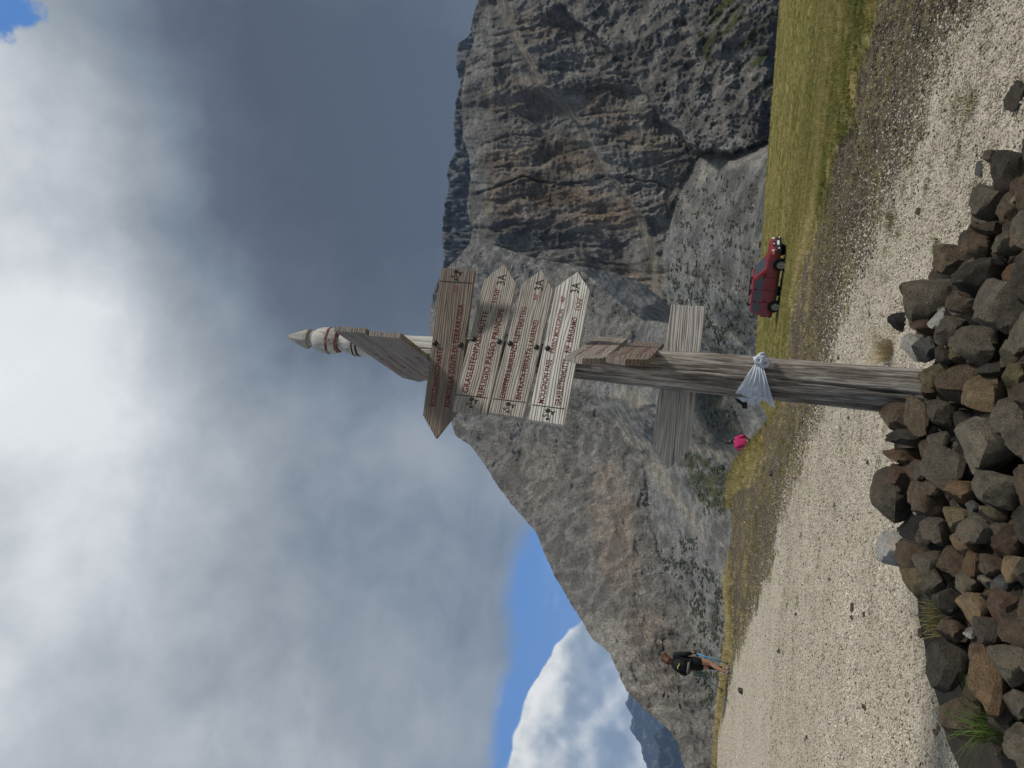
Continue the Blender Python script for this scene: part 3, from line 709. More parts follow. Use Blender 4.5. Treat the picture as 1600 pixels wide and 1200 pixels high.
# --- boards
def text_mesh(body, length, height, mat, bold=.014, track=1.05):
    cu = bpy.data.curves.new('lettering', 'FONT'); cu.body = body; cu.size = 1.0; cu.offset = bold; cu.extrude = .0; cu.space_character = track
    cu.resolution_u = 3
    o = bpy.data.objects.new('tmp', cu); scene.collection.objects.link(o)
    dg = bpy.context.evaluated_depsgraph_get(); dg.update()
    me = bpy.data.meshes.new_from_object(o.evaluated_get(dg)); bpy.data.objects.remove(o); bpy.data.curves.remove(cu)
    v = np.zeros(len(me.vertices)*3, np.float32); me.vertices.foreach_get('co', v); v = v.reshape(-1, 3)
    v[:, 0] -= v[:, 0].min(); v[:, 0] *= length/max(v[:, 0].max(), 1e-6)
    v[:, 1] *= height/.73
    jit = .0009
    v[:, 0] += jit*perlin(v[:, 0]*90, v[:, 1]*90, 1.3); v[:, 1] += jit*perlin(v[:, 0]*90, v[:, 1]*90, 7.7)
    v = np.stack([v[:, 0], np.zeros(len(v)), v[:, 1]], -1)
    me.vertices.foreach_set('co', v.ravel().astype(np.float32)); me.materials.clear(); me.materials.append(mat); me.name = 'lettering'
    me.update(); return me
def outline_mesh(name, pts, thick, mat, bevel=.003):
    """pts (s,z) counter-clockwise seen from the front (front faces local -Y)"""
    bm = bmesh.new()
    fr = [bm.verts.new((s, 0, z)) for s, z in pts]; f = bm.faces.new(fr)
    r = bmesh.ops.extrude_face_region(bm, geom=[f]); bmesh.ops.translate(bm, vec=(0, thick, 0), verts=[v for v in r['geom'] if isinstance(v, bmesh.types.BMVert)])
    bmesh.ops.recalc_face_normals(bm, faces=bm.faces)
    if bevel: bmesh.ops.bevel(bm, geom=list(bm.edges), offset=bevel, segments=2, affect='EDGES', profile=.6)
    return bm_mesh(name, bm, mat)
def stroke_mesh(name, paths, w, mat):
    """carved strokes as thin flat ribbons in the board plane"""
    V = []; F = []
    for p in paths:
        p = np.array(p, float)
        if len(p) > 2:                                                       # soften the corners
            q = [p[0]]
            for a, b in zip(p[:-1], p[1:]): q += [a*.75+b*.25, a*.25+b*.75]
            p = np.array(q+[p[-1]])
        d = np.gradient(p, axis=0); d /= np.linalg.norm(d, axis=1)[:, None]+1e-9
        nrm = np.stack([-d[:, 1], d[:, 0]], 1)
        L = p+nrm*w/2; Q = p-nrm*w/2; b = len(V)
        for a, c in zip(L, Q): V += [(a[0], 0, a[1]), (c[0], 0, c[1])]
        for k in range(len(p)-1): F.append((b+2*k, b+2*k+1, b+2*k+3, b+2*k+2))
    return mesh_np(name, V, F, mat, False)
class Board:
    def __init__(s, name, O, yaw, mat, label, thick=.030):
        s.O = np.array(O, float); s.yaw = yaw; s.mat = mat; s.thick = thick
        s.X = np.array([math.cos(yaw), math.sin(yaw), 0]); s.Yv = np.array([-math.sin(yaw), math.cos(yaw), 0]); s.name = name; s.label = label
    def loc(s, px, py):
        d = ray(px, py); t = np.dot(s.O-CAM, s.Yv)/np.dot(d, s.Yv); P = CAM+d*t-s.O
        return np.array([np.dot(P, s.X), P[2]])
    def build(s, pts, local=False):
        q = [tuple(p) if local else tuple(s.loc(*p)) for p in pts]
        s.q = q
        s.ob = put(s.name, outline_mesh(s.name, q, s.thick, s.mat), sp_root)
        s.ob.location = Vector(s.O)-BASE; s.ob.rotation_euler = (0, 0, s.yaw); s.ob['label'] = s.label
        return s
    def child(s, name, me, s0, z0, ang=0.0, dy=-.0012, label=None):
        o = put(name, me, s.ob); o.location = (s0, dy, z0); o.rotation_euler = (0, -ang, 0)
        if label: o['label'] = label
        return o
    def text(s, body, p0, p1, hpx, mat, bold=.014, track=1.05):
        a, b = s.loc(*p0), s.loc(*p1); v = b-a; L = float(np.hypot(*v)); ang = math.atan2(v[1], v[0])
        sc = np.linalg.norm(s.O-CAM)/FPX
        o = s.child('lettering', text_mesh(body, L, hpx*sc*1.12, mat, bold, track), a[0], a[1], ang)
        return o
    def bolt(s, px, py):
        a = s.loc(px, py)
        bm = bmesh.new(); bmesh.ops.create_uvsphere(bm, u_segments=14, v_segments=8, radius=.0165)
        for v in bm.verts: v.co.y *= .62
        s.child('bolt', bm_mesh('bolt', bm, IRON, True), a[0], a[1], 0, -.002)
    def line(s, p0, p1, w=.005):
        a, b = s.loc(*p0), s.loc(*p1)
        s.child('carved_line', stroke_mesh('carved_line', [[a, b]], w, CARVED), 0, 0)
    def emblem(s, px, py, size, flip=1):
        a = s.loc(px, py)
        # a little carved edelweiss with leaf and the club's letters
        st = []
        for k in range(6):
            t = k*math.pi/3+.3; c, n = math.cos(t), math.sin(t)
            st.append([(c*.15, n*.15), (c*.5-n*.18, n*.5+c*.18), (c*.85, n*.85), (c*.5+n*.18, n*.5-c*.18), (c*.15, n*.15)])
        st = [[(x*.50+.55, y*.50+.05) for x, y in p] for p in st]
        st.append([(.55, -.2), (.40, -.75), (.52, -1.15)]); st.append([(.42, -.72), (.05, -.6), (-.1, -.85), (.42, -.80)])
        st.append([(-1.0, -.55), (-.80, .35), (-.62, -.50)]); st.append([(-.92, -.18), (-.70, -.18)])
        st.append([(-.10, .65), (-.42, .75), (-.45, .35), (-.12, .25), (-.10, -.15), (-.45, -.2)])
        k = size
        s.child('carved_emblem', stroke_mesh('carved_emblem', [[(x*k, y*k) for x, y in p] for p in st], .0052, CARVED), a[0], a[1], 0)
def z2(x, y): return (640+x/4, 400+y/4)
def front_of(px, gap=.0):
    z = z_of(px); r = float(np.interp(px, [553, 700, 900, 1000, 1200], [.09, .082, .094, .103, .1135])); a = axis(z); return a, r+gap
sc2 = z2
# facing boards
a, r = front_of(708); yaw = R(6)
B1 = Board('sign_board', a+np.array([math.sin(yaw), -math.cos(yaw), 0])*(r+.034), yaw, W_BROWN, 'dark brown arrow board pointing left, topmost facing board, with two lines of red lettering')
B1.build([z2(165, 1142), z2(292, 980), z2(407, 88), z2(198, 73), z2(83, 995)])
B1.text('ROSSZAHNSCHARTE', z2(160, 942), z2(207, 572), 8.0, RED_INK); B1.text('FORCELLA DENTI DI TERRAROSSA', z2(250, 946), z2(336, 303), 8.2, RED_INK); B1.text("15'", z2(298, 222), z2(304, 178), 7.5, RED_FADED)
B1.line(z2(190, 157), z2(392, 170)); B1.emblem(*z2(290, 118), .034); B1.bolt(*z2(160, 545)); B1.bolt(*z2(319, 556))
a, r = front_of(757); yaw = R(26); nv = np.array([math.sin(yaw), -math.cos(yaw), 0])
B2 = Board('sign_board', a+nv*(r+.032), yaw, W_GREY, 'grey arrow board pointing right with upper edge shadowed by the board above, second facing board from the top')  # the dark upper edge is the cast shadow of the board above
B2.build([z2(590, 50), z2(466, 150), z2(264, 962), z2(485, 986), z2(665, 172)])
B2.text('GRASLEITENPASS-HÜTTE', z2(362, 856), z2(494, 345), 8.6, RED_INK); B2.text('RIFUGIO PASSO PRINCIPE', z2(458, 885), z2(592, 330), 8.8, RED_INK)
B2.text("1h50'", z2(544, 290), z2(566, 206), 7.5, RED_INK); B2.text('3A', z2(592, 180), z2(604, 116), 12.5, CARVED, .008)
B2.line(z2(287, 866), z2(490, 888)); B2.emblem(*z2(385, 915), .034); B2.bolt(*z2(400, 520)); B2.bolt(*z2(560, 536))
a, r = front_of(815)
B3 = Board('sign_board', a+nv*(r+.032), yaw, W_GREY, 'tan grey arrow board pointing right, third facing board, naming a via ferrata')
B3.build([z2(825, 85), z2(697, 180), z2(493, 980), z2(715, 1012), z2(896, 212)])
B3.text('EINSTIEG LAURENZI KLETTERSTEIG', z2(592, 890), z2(733, 320), 7.6, RED_INK); B3.text('ENTRATA FERRATA LAURENZI', z2(692, 898), z2(806, 405), 7.8, RED_INK)
B3.text("30'", z2(797, 278), z2(806, 236), 7.5, RED_FADED); B3.text('3A', z2(828, 216), z2(838, 148), 12.5, CARVED, .008)
B3.line(z2(520, 892), z2(725, 915)); B3.emblem(*z2(615, 945), .034); B3.bolt(*z2(628, 547)); B3.bolt(*z2(793, 570))
a, r = front_of(876)
B4 = Board('sign_board', a+nv*(r+.032), yaw, W_PALE, 'pale silvery arrow board with strong grain pointing right, lowest of the facing boards')
B4.build([z2(1050, 98), z2(915, 195), z2(738, 1021), z2(966, 1057), z2(1126, 212)])
B4.text('MOLIGNON PASS', z2(836, 922), z2(888, 650), 7.6, RED_INK); B4.text('PASSO MOLIGNON', z2(905, 608), z2(964, 335), 7.6, RED_FADED); B4.text("40'", z2(966, 292), z2(975, 252), 7.0, RED_FADED)
B4.text('GRASLEITENHÜTTE', z2(940, 936), z2(993, 646), 7.8, RED_INK); B4.text('RIF. BERGAMO', z2(1001, 606), z2(1050, 385), 7.8, RED_INK); B4.text("1h30'", z2(1063, 340), z2(1078, 262), 7.4, RED_FADED)
B4.text('3A', z2(1055, 232), z2(1066, 168), 12.5, CARVED, .008)
B4.line(z2(765, 930), z2(968, 956)); B4.emblem(*z2(862, 988), .036); B4.bolt(*z2(862, 577))
# lower board fixed behind the post
a, r = front_of(1062)
B9 = Board('sign_board', a+np.array([0, r+.004, 0]), R(2), W_BACK, 'plain bare board without writing fixed behind the lower post, arrow tip on the left')
B9.build([(1043, 734), (1077, 703), (1103, 479), (1049, 476), (1018, 693)])
# boards seen along their length
def edge_board(near, Dn, far, Df, width, tip, mat, label, red):
    Pn, Pf = at(*near, Dn), at(*far, Df)
    z = (Pn[2]+Pf[2])/2
    # keep both ends on their sight lines at one common height
    def onz(p):
        d = ray(*p); return CAM+d*((z-EYE)/d[2])
    Pn, Pf = onz(near), onz(far)
    if tip == 'far': X0, X1 = Pf, Pn                       # text runs from the far tip to the near end
    else: X0, X1 = Pn, Pf
    v = X1-X0; L = float(np.hypot(v[0], v[1])); yaw = math.atan2(v[1], v[0])
    b = Board('sign_board', X0, yaw, mat, label, .030); w = width/2
    b.build([(0, 0), (.09, -w), (L, -w), (L, w), (.09, w)], True); b.L = L
    def worn(s0, s1, zc, h):
        # writing too weathered and too foreshortened to read: only scraps of the strokes are left
        st = []; x = s0; rr = random.Random(int(s0*1000+zc*777+width*99))
        while x < s1:
            w2 = h*rr.uniform(.35, .6)
            if rr.random() < .78:
                a = zc-h/2*rr.uniform(.5, 1); c = zc+h/2*rr.uniform(.5, 1)
                st.append([(x, a), (x, c)])
                if rr.random() < .6: st.append([(x, c if rr.random() < .5 else zc), (x+w2*.8, c if rr.random() < .5 else a)])
            x += w2*1.35
        b.child('lettering', stroke_mesh('lettering', st, .006, RED_FADED), 0, 0)
    for (s0, s1, zc, h) in red: worn(s0*L, s1*L, zc*width, h)
    return b
B5 = edge_board((546, 519), 3.92, (655, 597), 4.95, .185, 'far', W_SIDE, 'weathered arrow board pointing away to the left, upper of the two near the post top', [(.18, .62, .2, .032), (.2, .6, -.22, .032)])
B6 = edge_board((601, 527), 3.90, (690, 594), 4.85, .185, 'far', W_SIDE, 'weathered arrow board pointing away to the left, lower of the two near the post top', [(.2, .58, .2, .034), (.2, .62, -.22, .034)])
B7 = edge_board((910, 560), 3.80, (958, 527), 4.75, .19, 'near', W_SIDE, 'short worn arrow board pointing toward the viewer, upper of two on the mid post', [(.14, .62, .22, .03), (.14, .66, -.2, .03)])
B8 = edge_board((977, 561), 3.80, (1016, 534), 4.72, .19, 'near', W_RED, 'reddish worn arrow board pointing toward the viewer, lower of two on the mid post', [(.14, .6, .22, .03), (.14, .66, -.2, .03)])
# ------------------------------------------------------------------ stone heap
MX0, MY0, MRX, MRY, MH = -.40, 4.2, 1.78, 1.45, .54
def heap(x, y):
    e = ((np.asarray(x)-MX0)/MRX)**2+((np.asarray(y)-MY0)/MRY)**2
    h = MH*np.clip(1-e, 0, 1)**.55
    return np.where(e < 1, np.maximum(terrain(x, y), h), terrain(x, y))
def stone_mesh(seed, sub=3):
    rs = np.random.default_rng(seed)
    bm = bmesh.new(); bmesh.ops.create_icosphere(bm, subdivisions=sub, radius=1.0)
    v = np.array([p.co[:] for p in bm.verts]); d = v/np.linalg.norm(v, axis=1)[:, None]
    # planes cut the ball into a broken block
    n = rs.normal(size=(11, 3)); n /= np.linalg.norm(n, axis=1)[:, None]; off = rs.uniform(.50, .88, 11)
    dn = d@n.T; rad = np.where(dn > .05, off/np.maximum(dn, .05), 9).min(1); rad = np.minimum(rad, 1.15)
    rad = rad*(1+.09*fbm(d[:, 0]*1.8+seed, d[:, 1]*1.8, d[:, 2]*1.8, 3)+.055*fbm(d[:, 0]*5+seed, d[:, 1]*5, d[:, 2]*5, 3, .6, True))
    v = d*rad[:, None]; v -= (v.max(0)+v.min(0))/2; v /= (v.max(0)-v.min(0))/2
    for p, c in zip(bm.verts, v): p.co = c
    bmesh.ops.recalc_face_normals(bm, faces=bm.faces)
    me = bm_mesh('stone', bm, STONE, True)
    me.set_sharp_from_angle(angle=R(24))
    return me
def stone_material():
    m, g = new_mat('volcanic_stone', .93, .15); inf = g.n('ShaderNodeObjectInfo'); co = g.co('Object')
    p = g.vmath('ADD', co, g.vmath('SCALE', g.combine(inf.outputs['Random'], inf.outputs['Random'], inf.outputs['Random']), scale=40))
    n = g.noise(p, 2.2, 7, .62); n2 = g.noise(p, 14, 5, .7); v = g.voro(p, 26); v2 = g.voro(p, 55)
    t = g.remap(g.math('ADD', g.math('MULTIPLY', n, .7), g.math('MULTIPLY', n2, .8)), .52, 1.02, .40, 1.55, smooth=False)
    c = g.mix(1.0, inf.outputs['Color'], g.combine(t, t, t), 'MULTIPLY')
    rust = g.math('MULTIPLY', g.remap(g.noise(p, 1.3, 5, .6), .54, .70), g.remap(inf.outputs['Random'], .3, 1.0, .1, .75))
    c = g.mix(rust, c, g.mix(1.0, inf.outputs['Color'], (1.40, 1.0, .72), 'MULTIPLY'))
    pits = g.math('MULTIPLY', g.remap(v, .28, .05), g.remap(n, .40, .6))
    c = g.mix(g.math('MULTIPLY', pits, .55), c, (.03, .026, .022))
    lich = g.math('MULTIPLY', g.remap(g.noise(p, 7, 4, .6), .66, .72), g.remap(inf.outputs['Random'], .35, .8))
    c = g.mix(g.math('MULTIPLY', lich, .5), c, (.26, .25, .17))
    g.color(c)
    n4 = g.noise(p, 40, 4, .7)
    g.bump(g.math('ADD', g.math('MULTIPLY', n, 1.2), g.math('ADD', g.math('ADD', g.math('MULTIPLY', n2, 1.1), g.math('MULTIPLY', n4, .5)), g.math('MULTIPLY', g.math('MINIMUM', v, .35), 1.0))), 1.0, .07)
    return m
STONE = stone_material()
STONES = [stone_mesh(100+k) for k in range(22)]
PAL = {'d': (0.147, 0.129, 0.106), 'g': (0.258, 0.226, 0.173), 'b': (0.236, 0.182, 0.128), 'o': (0.331, 0.225, 0.134), 't': (0.459, 0.340, 0.208), 'r': (0.236, 0.163, 0.117), 'y': (0.304, 0.255, 0.152),
       'l': (0.314, 0.275, 0.210), 'k': (0.089, 0.084, 0.079), 'w': (.80, .78, .71), 'p': (.52, .46, .36), 'u': (0.216, 0.223, 0.205)}
HEAP = empty('stone_heap', (MX0, MY0, 0.0)); tag(HEAP, 'heap of broken dark volcanic stones piled around the foot of the signpost', 'stone heap')
def mk_stone(P, size, key, parent=None, name='stone', rot=None, tiltmax=.45, jitter=.16):
    me = STONES[random.randrange(len(STONES))]
    o = put(name, me, parent)
    c = PAL[key]; k = 1+random.uniform(-jitter, jitter)
    o.color = (c[0]*k, c[1]*k, c[2]*k, 1)
    o.location = Vector(P)-(Vector(parent.location) if parent else Vector())
    o.scale = size
    o.rotation_euler = rot or (random.uniform(-tiltmax, tiltmax), random.uniform(-tiltmax, tiltmax), random.uniform(-.4, .4))
    return o
TRACED = [ # picture centre, extent down the picture (height), extent across, colour
 (1497,405,62,46,'b'),(1458,471,80,70,'g'),(1422,455,28,28,'d'),(1412,505,40,26,'k'),(1447,512,38,26,'r'),(1491,520,46,50,'g'),(1540,432,72,58,'d'),(1520,482,62,30,'b'),(1570,480,72,86,'l'),(1592,430,34,36,'o'),
 (1539,540,76,58,'g'),(1450,548,42,40,'u'),(1475,555,32,30,'d'),(1496,555,20,20,'y'),(1582,552,34,38,'l'),(1462,590,42,40,'y'),(1510,595,66,78,'b'),(1555,577,40,30,'d'),(1550,615,64,68,'t'),(1590,592,36,52,'y'),
 (1412,658,58,56,'b'),(1442,648,44,60,'b'),(1472,645,38,40,'g'),(1582,655,50,66,'l'),(1550,702,86,84,'l'),(1424,686,62,24,'d'),(1417,712,56,30,'o'),(1450,706,20,38,'b'),(1470,692,28,30,'g'),(1487,728,70,66,'g'),(1444,737,24,32,'g'),
 (1405,772,70,78,'g'),(1413,745,42,32,'r'),(1450,783,48,58,'b'),(1505,771,50,40,'o'),(1560,765,66,54,'l'),(1466,762,32,30,'b'),(1524,797,24,22,'u'),(1558,799,42,26,'y'),(1500,812,38,38,'y'),(1535,832,50,50,'l'),(1567,827,28,22,'g'),(1583,850,44,54,'r'),
 (1470,832,50,44,'g'),(1433,868,46,50,'b'),(1446,840,22,28,'g'),(1507,853,38,28,'t'),(1492,880,40,46,'b'),(1455,880,38,36,'g'),(1527,884,30,44,'o'),(1557,884,42,34,'b'),(1588,892,30,42,'t'),(1550,911,34,18,'p'),(1518,912,40,36,'l'),
 (1431,908,36,50,'y'),(1460,912,32,46,'g'),(1572,915,28,30,'u'),(1557,935,40,24,'r'),(1488,942,54,42,'d'),(1531,955,48,54,'t'),(1578,948,48,54,'r'),(1490,988,44,42,'b'),(1556,988,54,44,'d'),(1598,985,52,64,'b'),
 (1488,1043,56,80,'d'),(1553,1063,62,96,'o'),(1590,1040,58,60,'l'),(1512,1122,62,92,'b'),(1568,1134,40,44,'g'),(1598,1105,48,48,'l'),(1608,1171,52,66,'l'),(1520,1083,18,22,'b'),(1526,1028,20,38,'l'),(1563,1176,14,18,'g'),
 (1582,272,54,74,'d'),(1545,318,46,56,'g'),(1577,335,30,36,'b'),(1537,380,48,44,'b'),(1577,380,38,38,'l'),(1552,356,52,24,'b'),(1583,360,26,26,'d'),(1524,358,26,24,'r'),
 (1612,520,40,70,'g'),(1612,610,44,60,'b'),(1622,690,60,80,'g'),(1612,760,40,60,'b'),(1615,830,50,60,'d'),(1622,890,50,60,'g'),(1630,950,60,70,'b'),(1640,1040,60,80,'l'),(1615,440,50,70,'d'),(1610,360,40,60,'g'),(1612,300,40,60,'b'),(1625,240,50,60,'d'),(1650,1120,60,80,'b')]
WHITES = [(1471,498,32,40,'w','heart-shaped'),(1432,543,34,42,'w','slab'),(1398,860,46,58,'w','big'),(1435,798,12,16,'w',''),(1518,988,20,16,'w',''),(1590,312,16,24,'p','')]
def place(px, py, dx, dy, key, D=None, parent=HEAP, sink=.25, name='stone', lift=0.0):
    P = hit(px, py, heap, 2.2, 60)
    dist = float(np.dot(P-CAM, _F)); k = dist/FPX
    w, h = dy*k*.545, dx*k*.575
    dep = (w+h)/2
    Q = P+np.array([0, dep*sink, lift])
    ob = mk_stone(Q, (w, dep, h), key, parent, name, tiltmax=.28)
    return ob
for t in TRACED: place(*t)
for (px, py, dx, dy, key, nm) in WHITES:
    o = place(px, py, dx, dy, key, sink=.0)
    lab = {'heart-shaped': 'white heart-shaped limestone lump lying among the dark stones right of the post', 'slab': 'pale flat slab leaning beside the dry grass near the post', 'big': 'big white limestone block at the left edge of the heap'}.get(nm, 'small white limestone chip')
    o['label'] = lab
_SIL = np.array([(150, 1640), (230, 1565), (300, 1530), (370, 1512), (400, 1468), (430, 1418), (480, 1405), (530, 1420), (590, 1445), (630, 1400), (680, 1400), (730, 1392), (760, 1380), (810, 1385), (890, 1398), (930, 1435), (960, 1455), (1000, 1475), (1050, 1468), (1090, 1472), (1130, 1482), (1170, 1525), (1200, 1590)], float)
def project(P):
    v = np.asarray(P)-CAM; d = float(np.dot(v, _F)); return 800-float(np.dot(v, _U))/d*FPX, 600-float(np.dot(v, _R))/d*FPX, d
# the hidden layers of the heap
def fill_heap():
    n = 0
    while n < 178:
        x = MX0+random.uniform(-1, 1)*MRX; y = MY0+random.uniform(-1, 1)*MRY
        e = ((x-MX0)/MRX)**2+((y-MY0)/MRY)**2
        if e > .88 or (x-BASE.x)**2+(y-BASE.y)**2 < .03: continue
        s = random.uniform(.045, .105); z = float(heap(x, y))-s*random.uniform(.7, 1.6)
        qx, qy, qd = project((x, y, max(z, -.02)))
        if qx-1.1*s*FPX/qd < np.interp(qy, _SIL[:, 0], _SIL[:, 1]): continue
        mk_stone((x, y, max(z, -.02)), (s, s*random.uniform(.8, 1.3), s*random.uniform(.7, 1)), random.choice('ddgbbglkr'), HEAP); n += 1
fill_heap()
def heap_core():
    n = 40; th = np.linspace(0, 2*math.pi, 65)[:-1]; rr = np.linspace(0.02, .80, n)
    T, Q = np.meshgrid(th, rr); x = MX0+Q*MRX*np.cos(T); y = MY0+Q*MRY*np.sin(T)
    z = np.maximum(heap(x, y)-.16-.1*Q+.03*fbm(x*5, y*5, 0, 3), -.05)
    i = np.arange(n*64).reshape(n, 64); j = np.roll(i, -1, 1)
    F = np.stack([i[:-1], j[:-1], j[1:], i[1:]], -1).reshape(-1, 4)
    V = np.stack([x-MX0, y-MY0, z], -1).reshape(-1, 3)
    put('soil', mesh_np('soil', V, F, plain('gap_dark_soil', (.045, .038, .031), .95, .1, 0, .4, 12)), HEAP)  # dark earth core added so the shaded gaps between stones read black
heap_core()
# stones lying by themselves on the path
LOOSE = [(1594,150,26,44,'d','dark angular stone lying alone on the gravel near the right picture edge'),(1551,245,24,20,'g','brown stone on the gravel beside the heap, larger of a touching pair'),(1534,264,13,27,'u','thin grey stone on the gravel beside the heap, smaller of a touching pair')]
for px, py, dx, dy, key, lab in LOOSE:
    o = place(px, py, dx, dy, key, parent=None, sink=0, name='loose_stone'); tag(o, lab, 'stone')
SPECKS = [(1437,330,9,13,'small black stone alone on the gravel between the verge and the heap'),(1463,1145,9,10,'small dark stone on the gravel closest to the far end of the heap'),
 (1353,1105,11,9,'roundish dark stone in mid path below the hiker, nearest the picture edge'),(1352,960,10,9,'dark stone in mid path beside a flat touching pair'),(1333,948,7,18,'long flat dark stone of a touching pair in mid path'),(1333,966,9,8,'short dark stone of a touching pair in mid path'),
 (1219,1018,9,8,'dark stone on the far half of the path just nearer than the hiker'),(1160,1080,15,12,'brown clod lying on the path beside the feet of the hiker'),(1358,722,7,13,'upright dark chip on the gravel just beyond the heap, left of the post'),
 (1297,905,6,6,'tiny black stone in the open middle of the gravel path'),(1207,740,12,11,'brown lump in the dark verge near the pink jacketed person'),(1245,960,6,6,'tiny dark pebble on the far gravel between hiker and verge'),
 (1440,990,10,18,'thin grey flake on the gravel touching the shade of the heap'),(1311,560,6,9,'tiny black stone on the gravel right of the post beyond the dry tussock'),(1345,628,6,9,'tiny dark stone on the gravel hard by the left side of the post'),(1262,1152,7,7,'tiny dark stone on the far gravel nearest the picture edge')]
for px, py, dx, dy, lab in SPECKS:
    o = place(px, py, dx*.85, dy*.85, random.choice('dgb'), parent=None, sink=0, name='loose_stone', lift=.004)
    tag(o, lab, 'stone', 'small dark stones scattered on the gravel path')
# ------------------------------------------------------------------ ground cover
def scatter(name, P, scl, rot, tone, protos, idx=None):
    me = bpy.data.meshes.new(name); P = np.asarray(P, np.float32)
    me.vertices.add(len(P)); me.vertices.foreach_set('co', P.ravel())
    set_attr(me, 'scl', scl, 'FLOAT_VECTOR'); set_attr(me, 'rot', rot, 'FLOAT_VECTOR'); set_attr(me, 'tone', tone)
    set_attr(me, 'pick', idx if idx is not None else rng.integers(0, len(protos), len(P)), 'INT')
    col = bpy.data.collections.new(name+'_pieces')
    for k, pm in enumerate(protos): col.objects.link(bpy.data.objects.new('%s_piece_%02d' % (name, k), pm))
    ob = put(name, me, kind='stuff')
    t = bpy.data.node_groups.new(name, 'GeometryNodeTree')
    t.interface.new_socket('Geometry', in_out='INPUT', socket_type='NodeSocketGeometry'); t.interface.new_socket('Geometry', in_out='OUTPUT', socket_type='NodeSocketGeometry')
    gi = t.nodes.new('NodeGroupInput'); go = t.nodes.new('NodeGroupOutput'); ip = t.nodes.new('GeometryNodeInstanceOnPoints'); ci = t.nodes.new('GeometryNodeCollectionInfo')
    ci.inputs['Collection'].default_value = col; ci.inputs['Separate Children'].default_value = True; ci.inputs['Reset Children'].default_value = True
    mp = t.nodes.new('GeometryNodeMeshToPoints'); mp.inputs['Radius'].default_value = .001
    def na(n, typ):
        nd = t.nodes.new('GeometryNodeInputNamedAttribute'); nd.data_type = typ; nd.inputs['Name'].default_value = n; return nd.outputs['Attribute']
    L = t.links.new
    L(gi.outputs[0], mp.inputs['Mesh']); L(mp.outputs[0], ip.inputs['Points']); L(ci.outputs[0], ip.inputs['Instance']); ip.inputs['Pick Instance'].default_value = True
    L(na('pick', 'INT'), ip.inputs['Instance Index']); L(na('rot', 'FLOAT_VECTOR'), ip.inputs['Rotation']); L(na('scl', 'FLOAT_VECTOR'), ip.inputs['Scale'])
    L(ip.outputs[0], go.inputs[0])
    md = ob.modifiers.new('scatter', 'NODES'); md.node_group = t
    return ob
def polar_pts(n, r0, r1, a0, a1, power=1.0):
    """random ground points, denser near the viewer"""
    u = rng.random(n); r = (r0**power+u*(r1**power-r0**power))**(1/power); a = np.radians(rng.uniform(a0, a1, n))
    return r*np.sin(a), r*np.cos(a)
def gz(x, y):
    pw, mw = regions(x, y); r = np.hypot(x, y)
    return terrain(x, y)+.09*mw*sstep(26, 9, r), pw, mw
def pebble_mesh(seed):
    rs = np.random.default_rng(seed); bm = bmesh.new(); bmesh.ops.create_icosphere(bm, subdivisions=1, radius=1)
    n = rs.normal(size=(7, 3)); n /= np.linalg.norm(n, axis=1)[:, None]
    for v in bm.verts:
        d = np.array(v.co); dn = n@d; k = min(1.1, np.where(dn > .05, .72/np.maximum(dn, .05), 9).min()); v.co = Vector(d*k)
    return bm_mesh('pebble', bm, PEBBLE, False)
def pebble_material():
    m, g = new_mat('pebble', .9, .15); t = g.attr('tone', 'INSTANCER', 2)
    c = g.ramp(t, [(0, (.045, .036, .028)), (.06, (.125, .102, .075)), (.10, (.26, .225, .172)), (.4, (.405, .363, .292)), (.75, (.51, .465, .385)), (1, (.68, .64, .55))])
    g.color(c); return m
PEBBLE = pebble_material()
def build_gravel():
    protos = [pebble_mesh(k) for k in range(8)]
    x1, y1 = polar_pts(270000, 3.2, 13.0, -33, 33, .9); x2, y2 = polar_pts(80000, 11.0, 24, -33, 12, 1.2)
    x = np.concatenate([x1, x2]); y = np.concatenate([y1, y2])
    z, pw, mw = gz(x, y)
    e = ((x-MX0)/MRX)**2+((y-MY0)/MRY)**2
    keep = (rng.random(len(x)) < np.clip(pw*1.1, 0, 1)+.55*(1-pw)*(1-mw)*np.clip(13/np.hypot(x, y)-.2, .45, 1)+.0*mw) & (e > .22)
    x, y, z, pw = x[keep], y[keep], z[keep], pw[keep]
    n = len(x); r = np.hypot(x, y)
    s = .0044+.0068*rng.random(n)**2.6; s = s*np.interp(r, [3, 8, 24], [1, 1.1, 1.4]); s = np.where(rng.random(n) < .012, s*1.9, s)
    rpn = r/np.interp(np.degrees(np.arctan2(x, y)), PA, PR)-1; dark = np.where(rpn > 0, np.clip(1-np.exp(-rpn/.11), .25, .93), np.clip(.07+.25*np.exp(rpn/.04), 0, .3))
    tone = np.where(rng.random(n) < dark, rng.random(n)*.085, np.clip(.10+.9*rng.random(n)*(.80+.7*fbm(x*.9, y*.9, 3.3, 4, .6)), .1, 1)); s = np.where(pw < .5, s*1.25, s)
    scl = np.stack([s*rng.uniform(.8, 1.35, n), s, s*rng.uniform(.55, .95, n)], 1)
    rot = np.stack([rng.uniform(-.6, .6, n), rng.uniform(-.6, .6, n), rng.uniform(0, 6.28, n)], 1)
    return scatter('gravel', np.stack([x, y, z+s*.15], 1), scl, rot, tone, protos)
build_gravel()
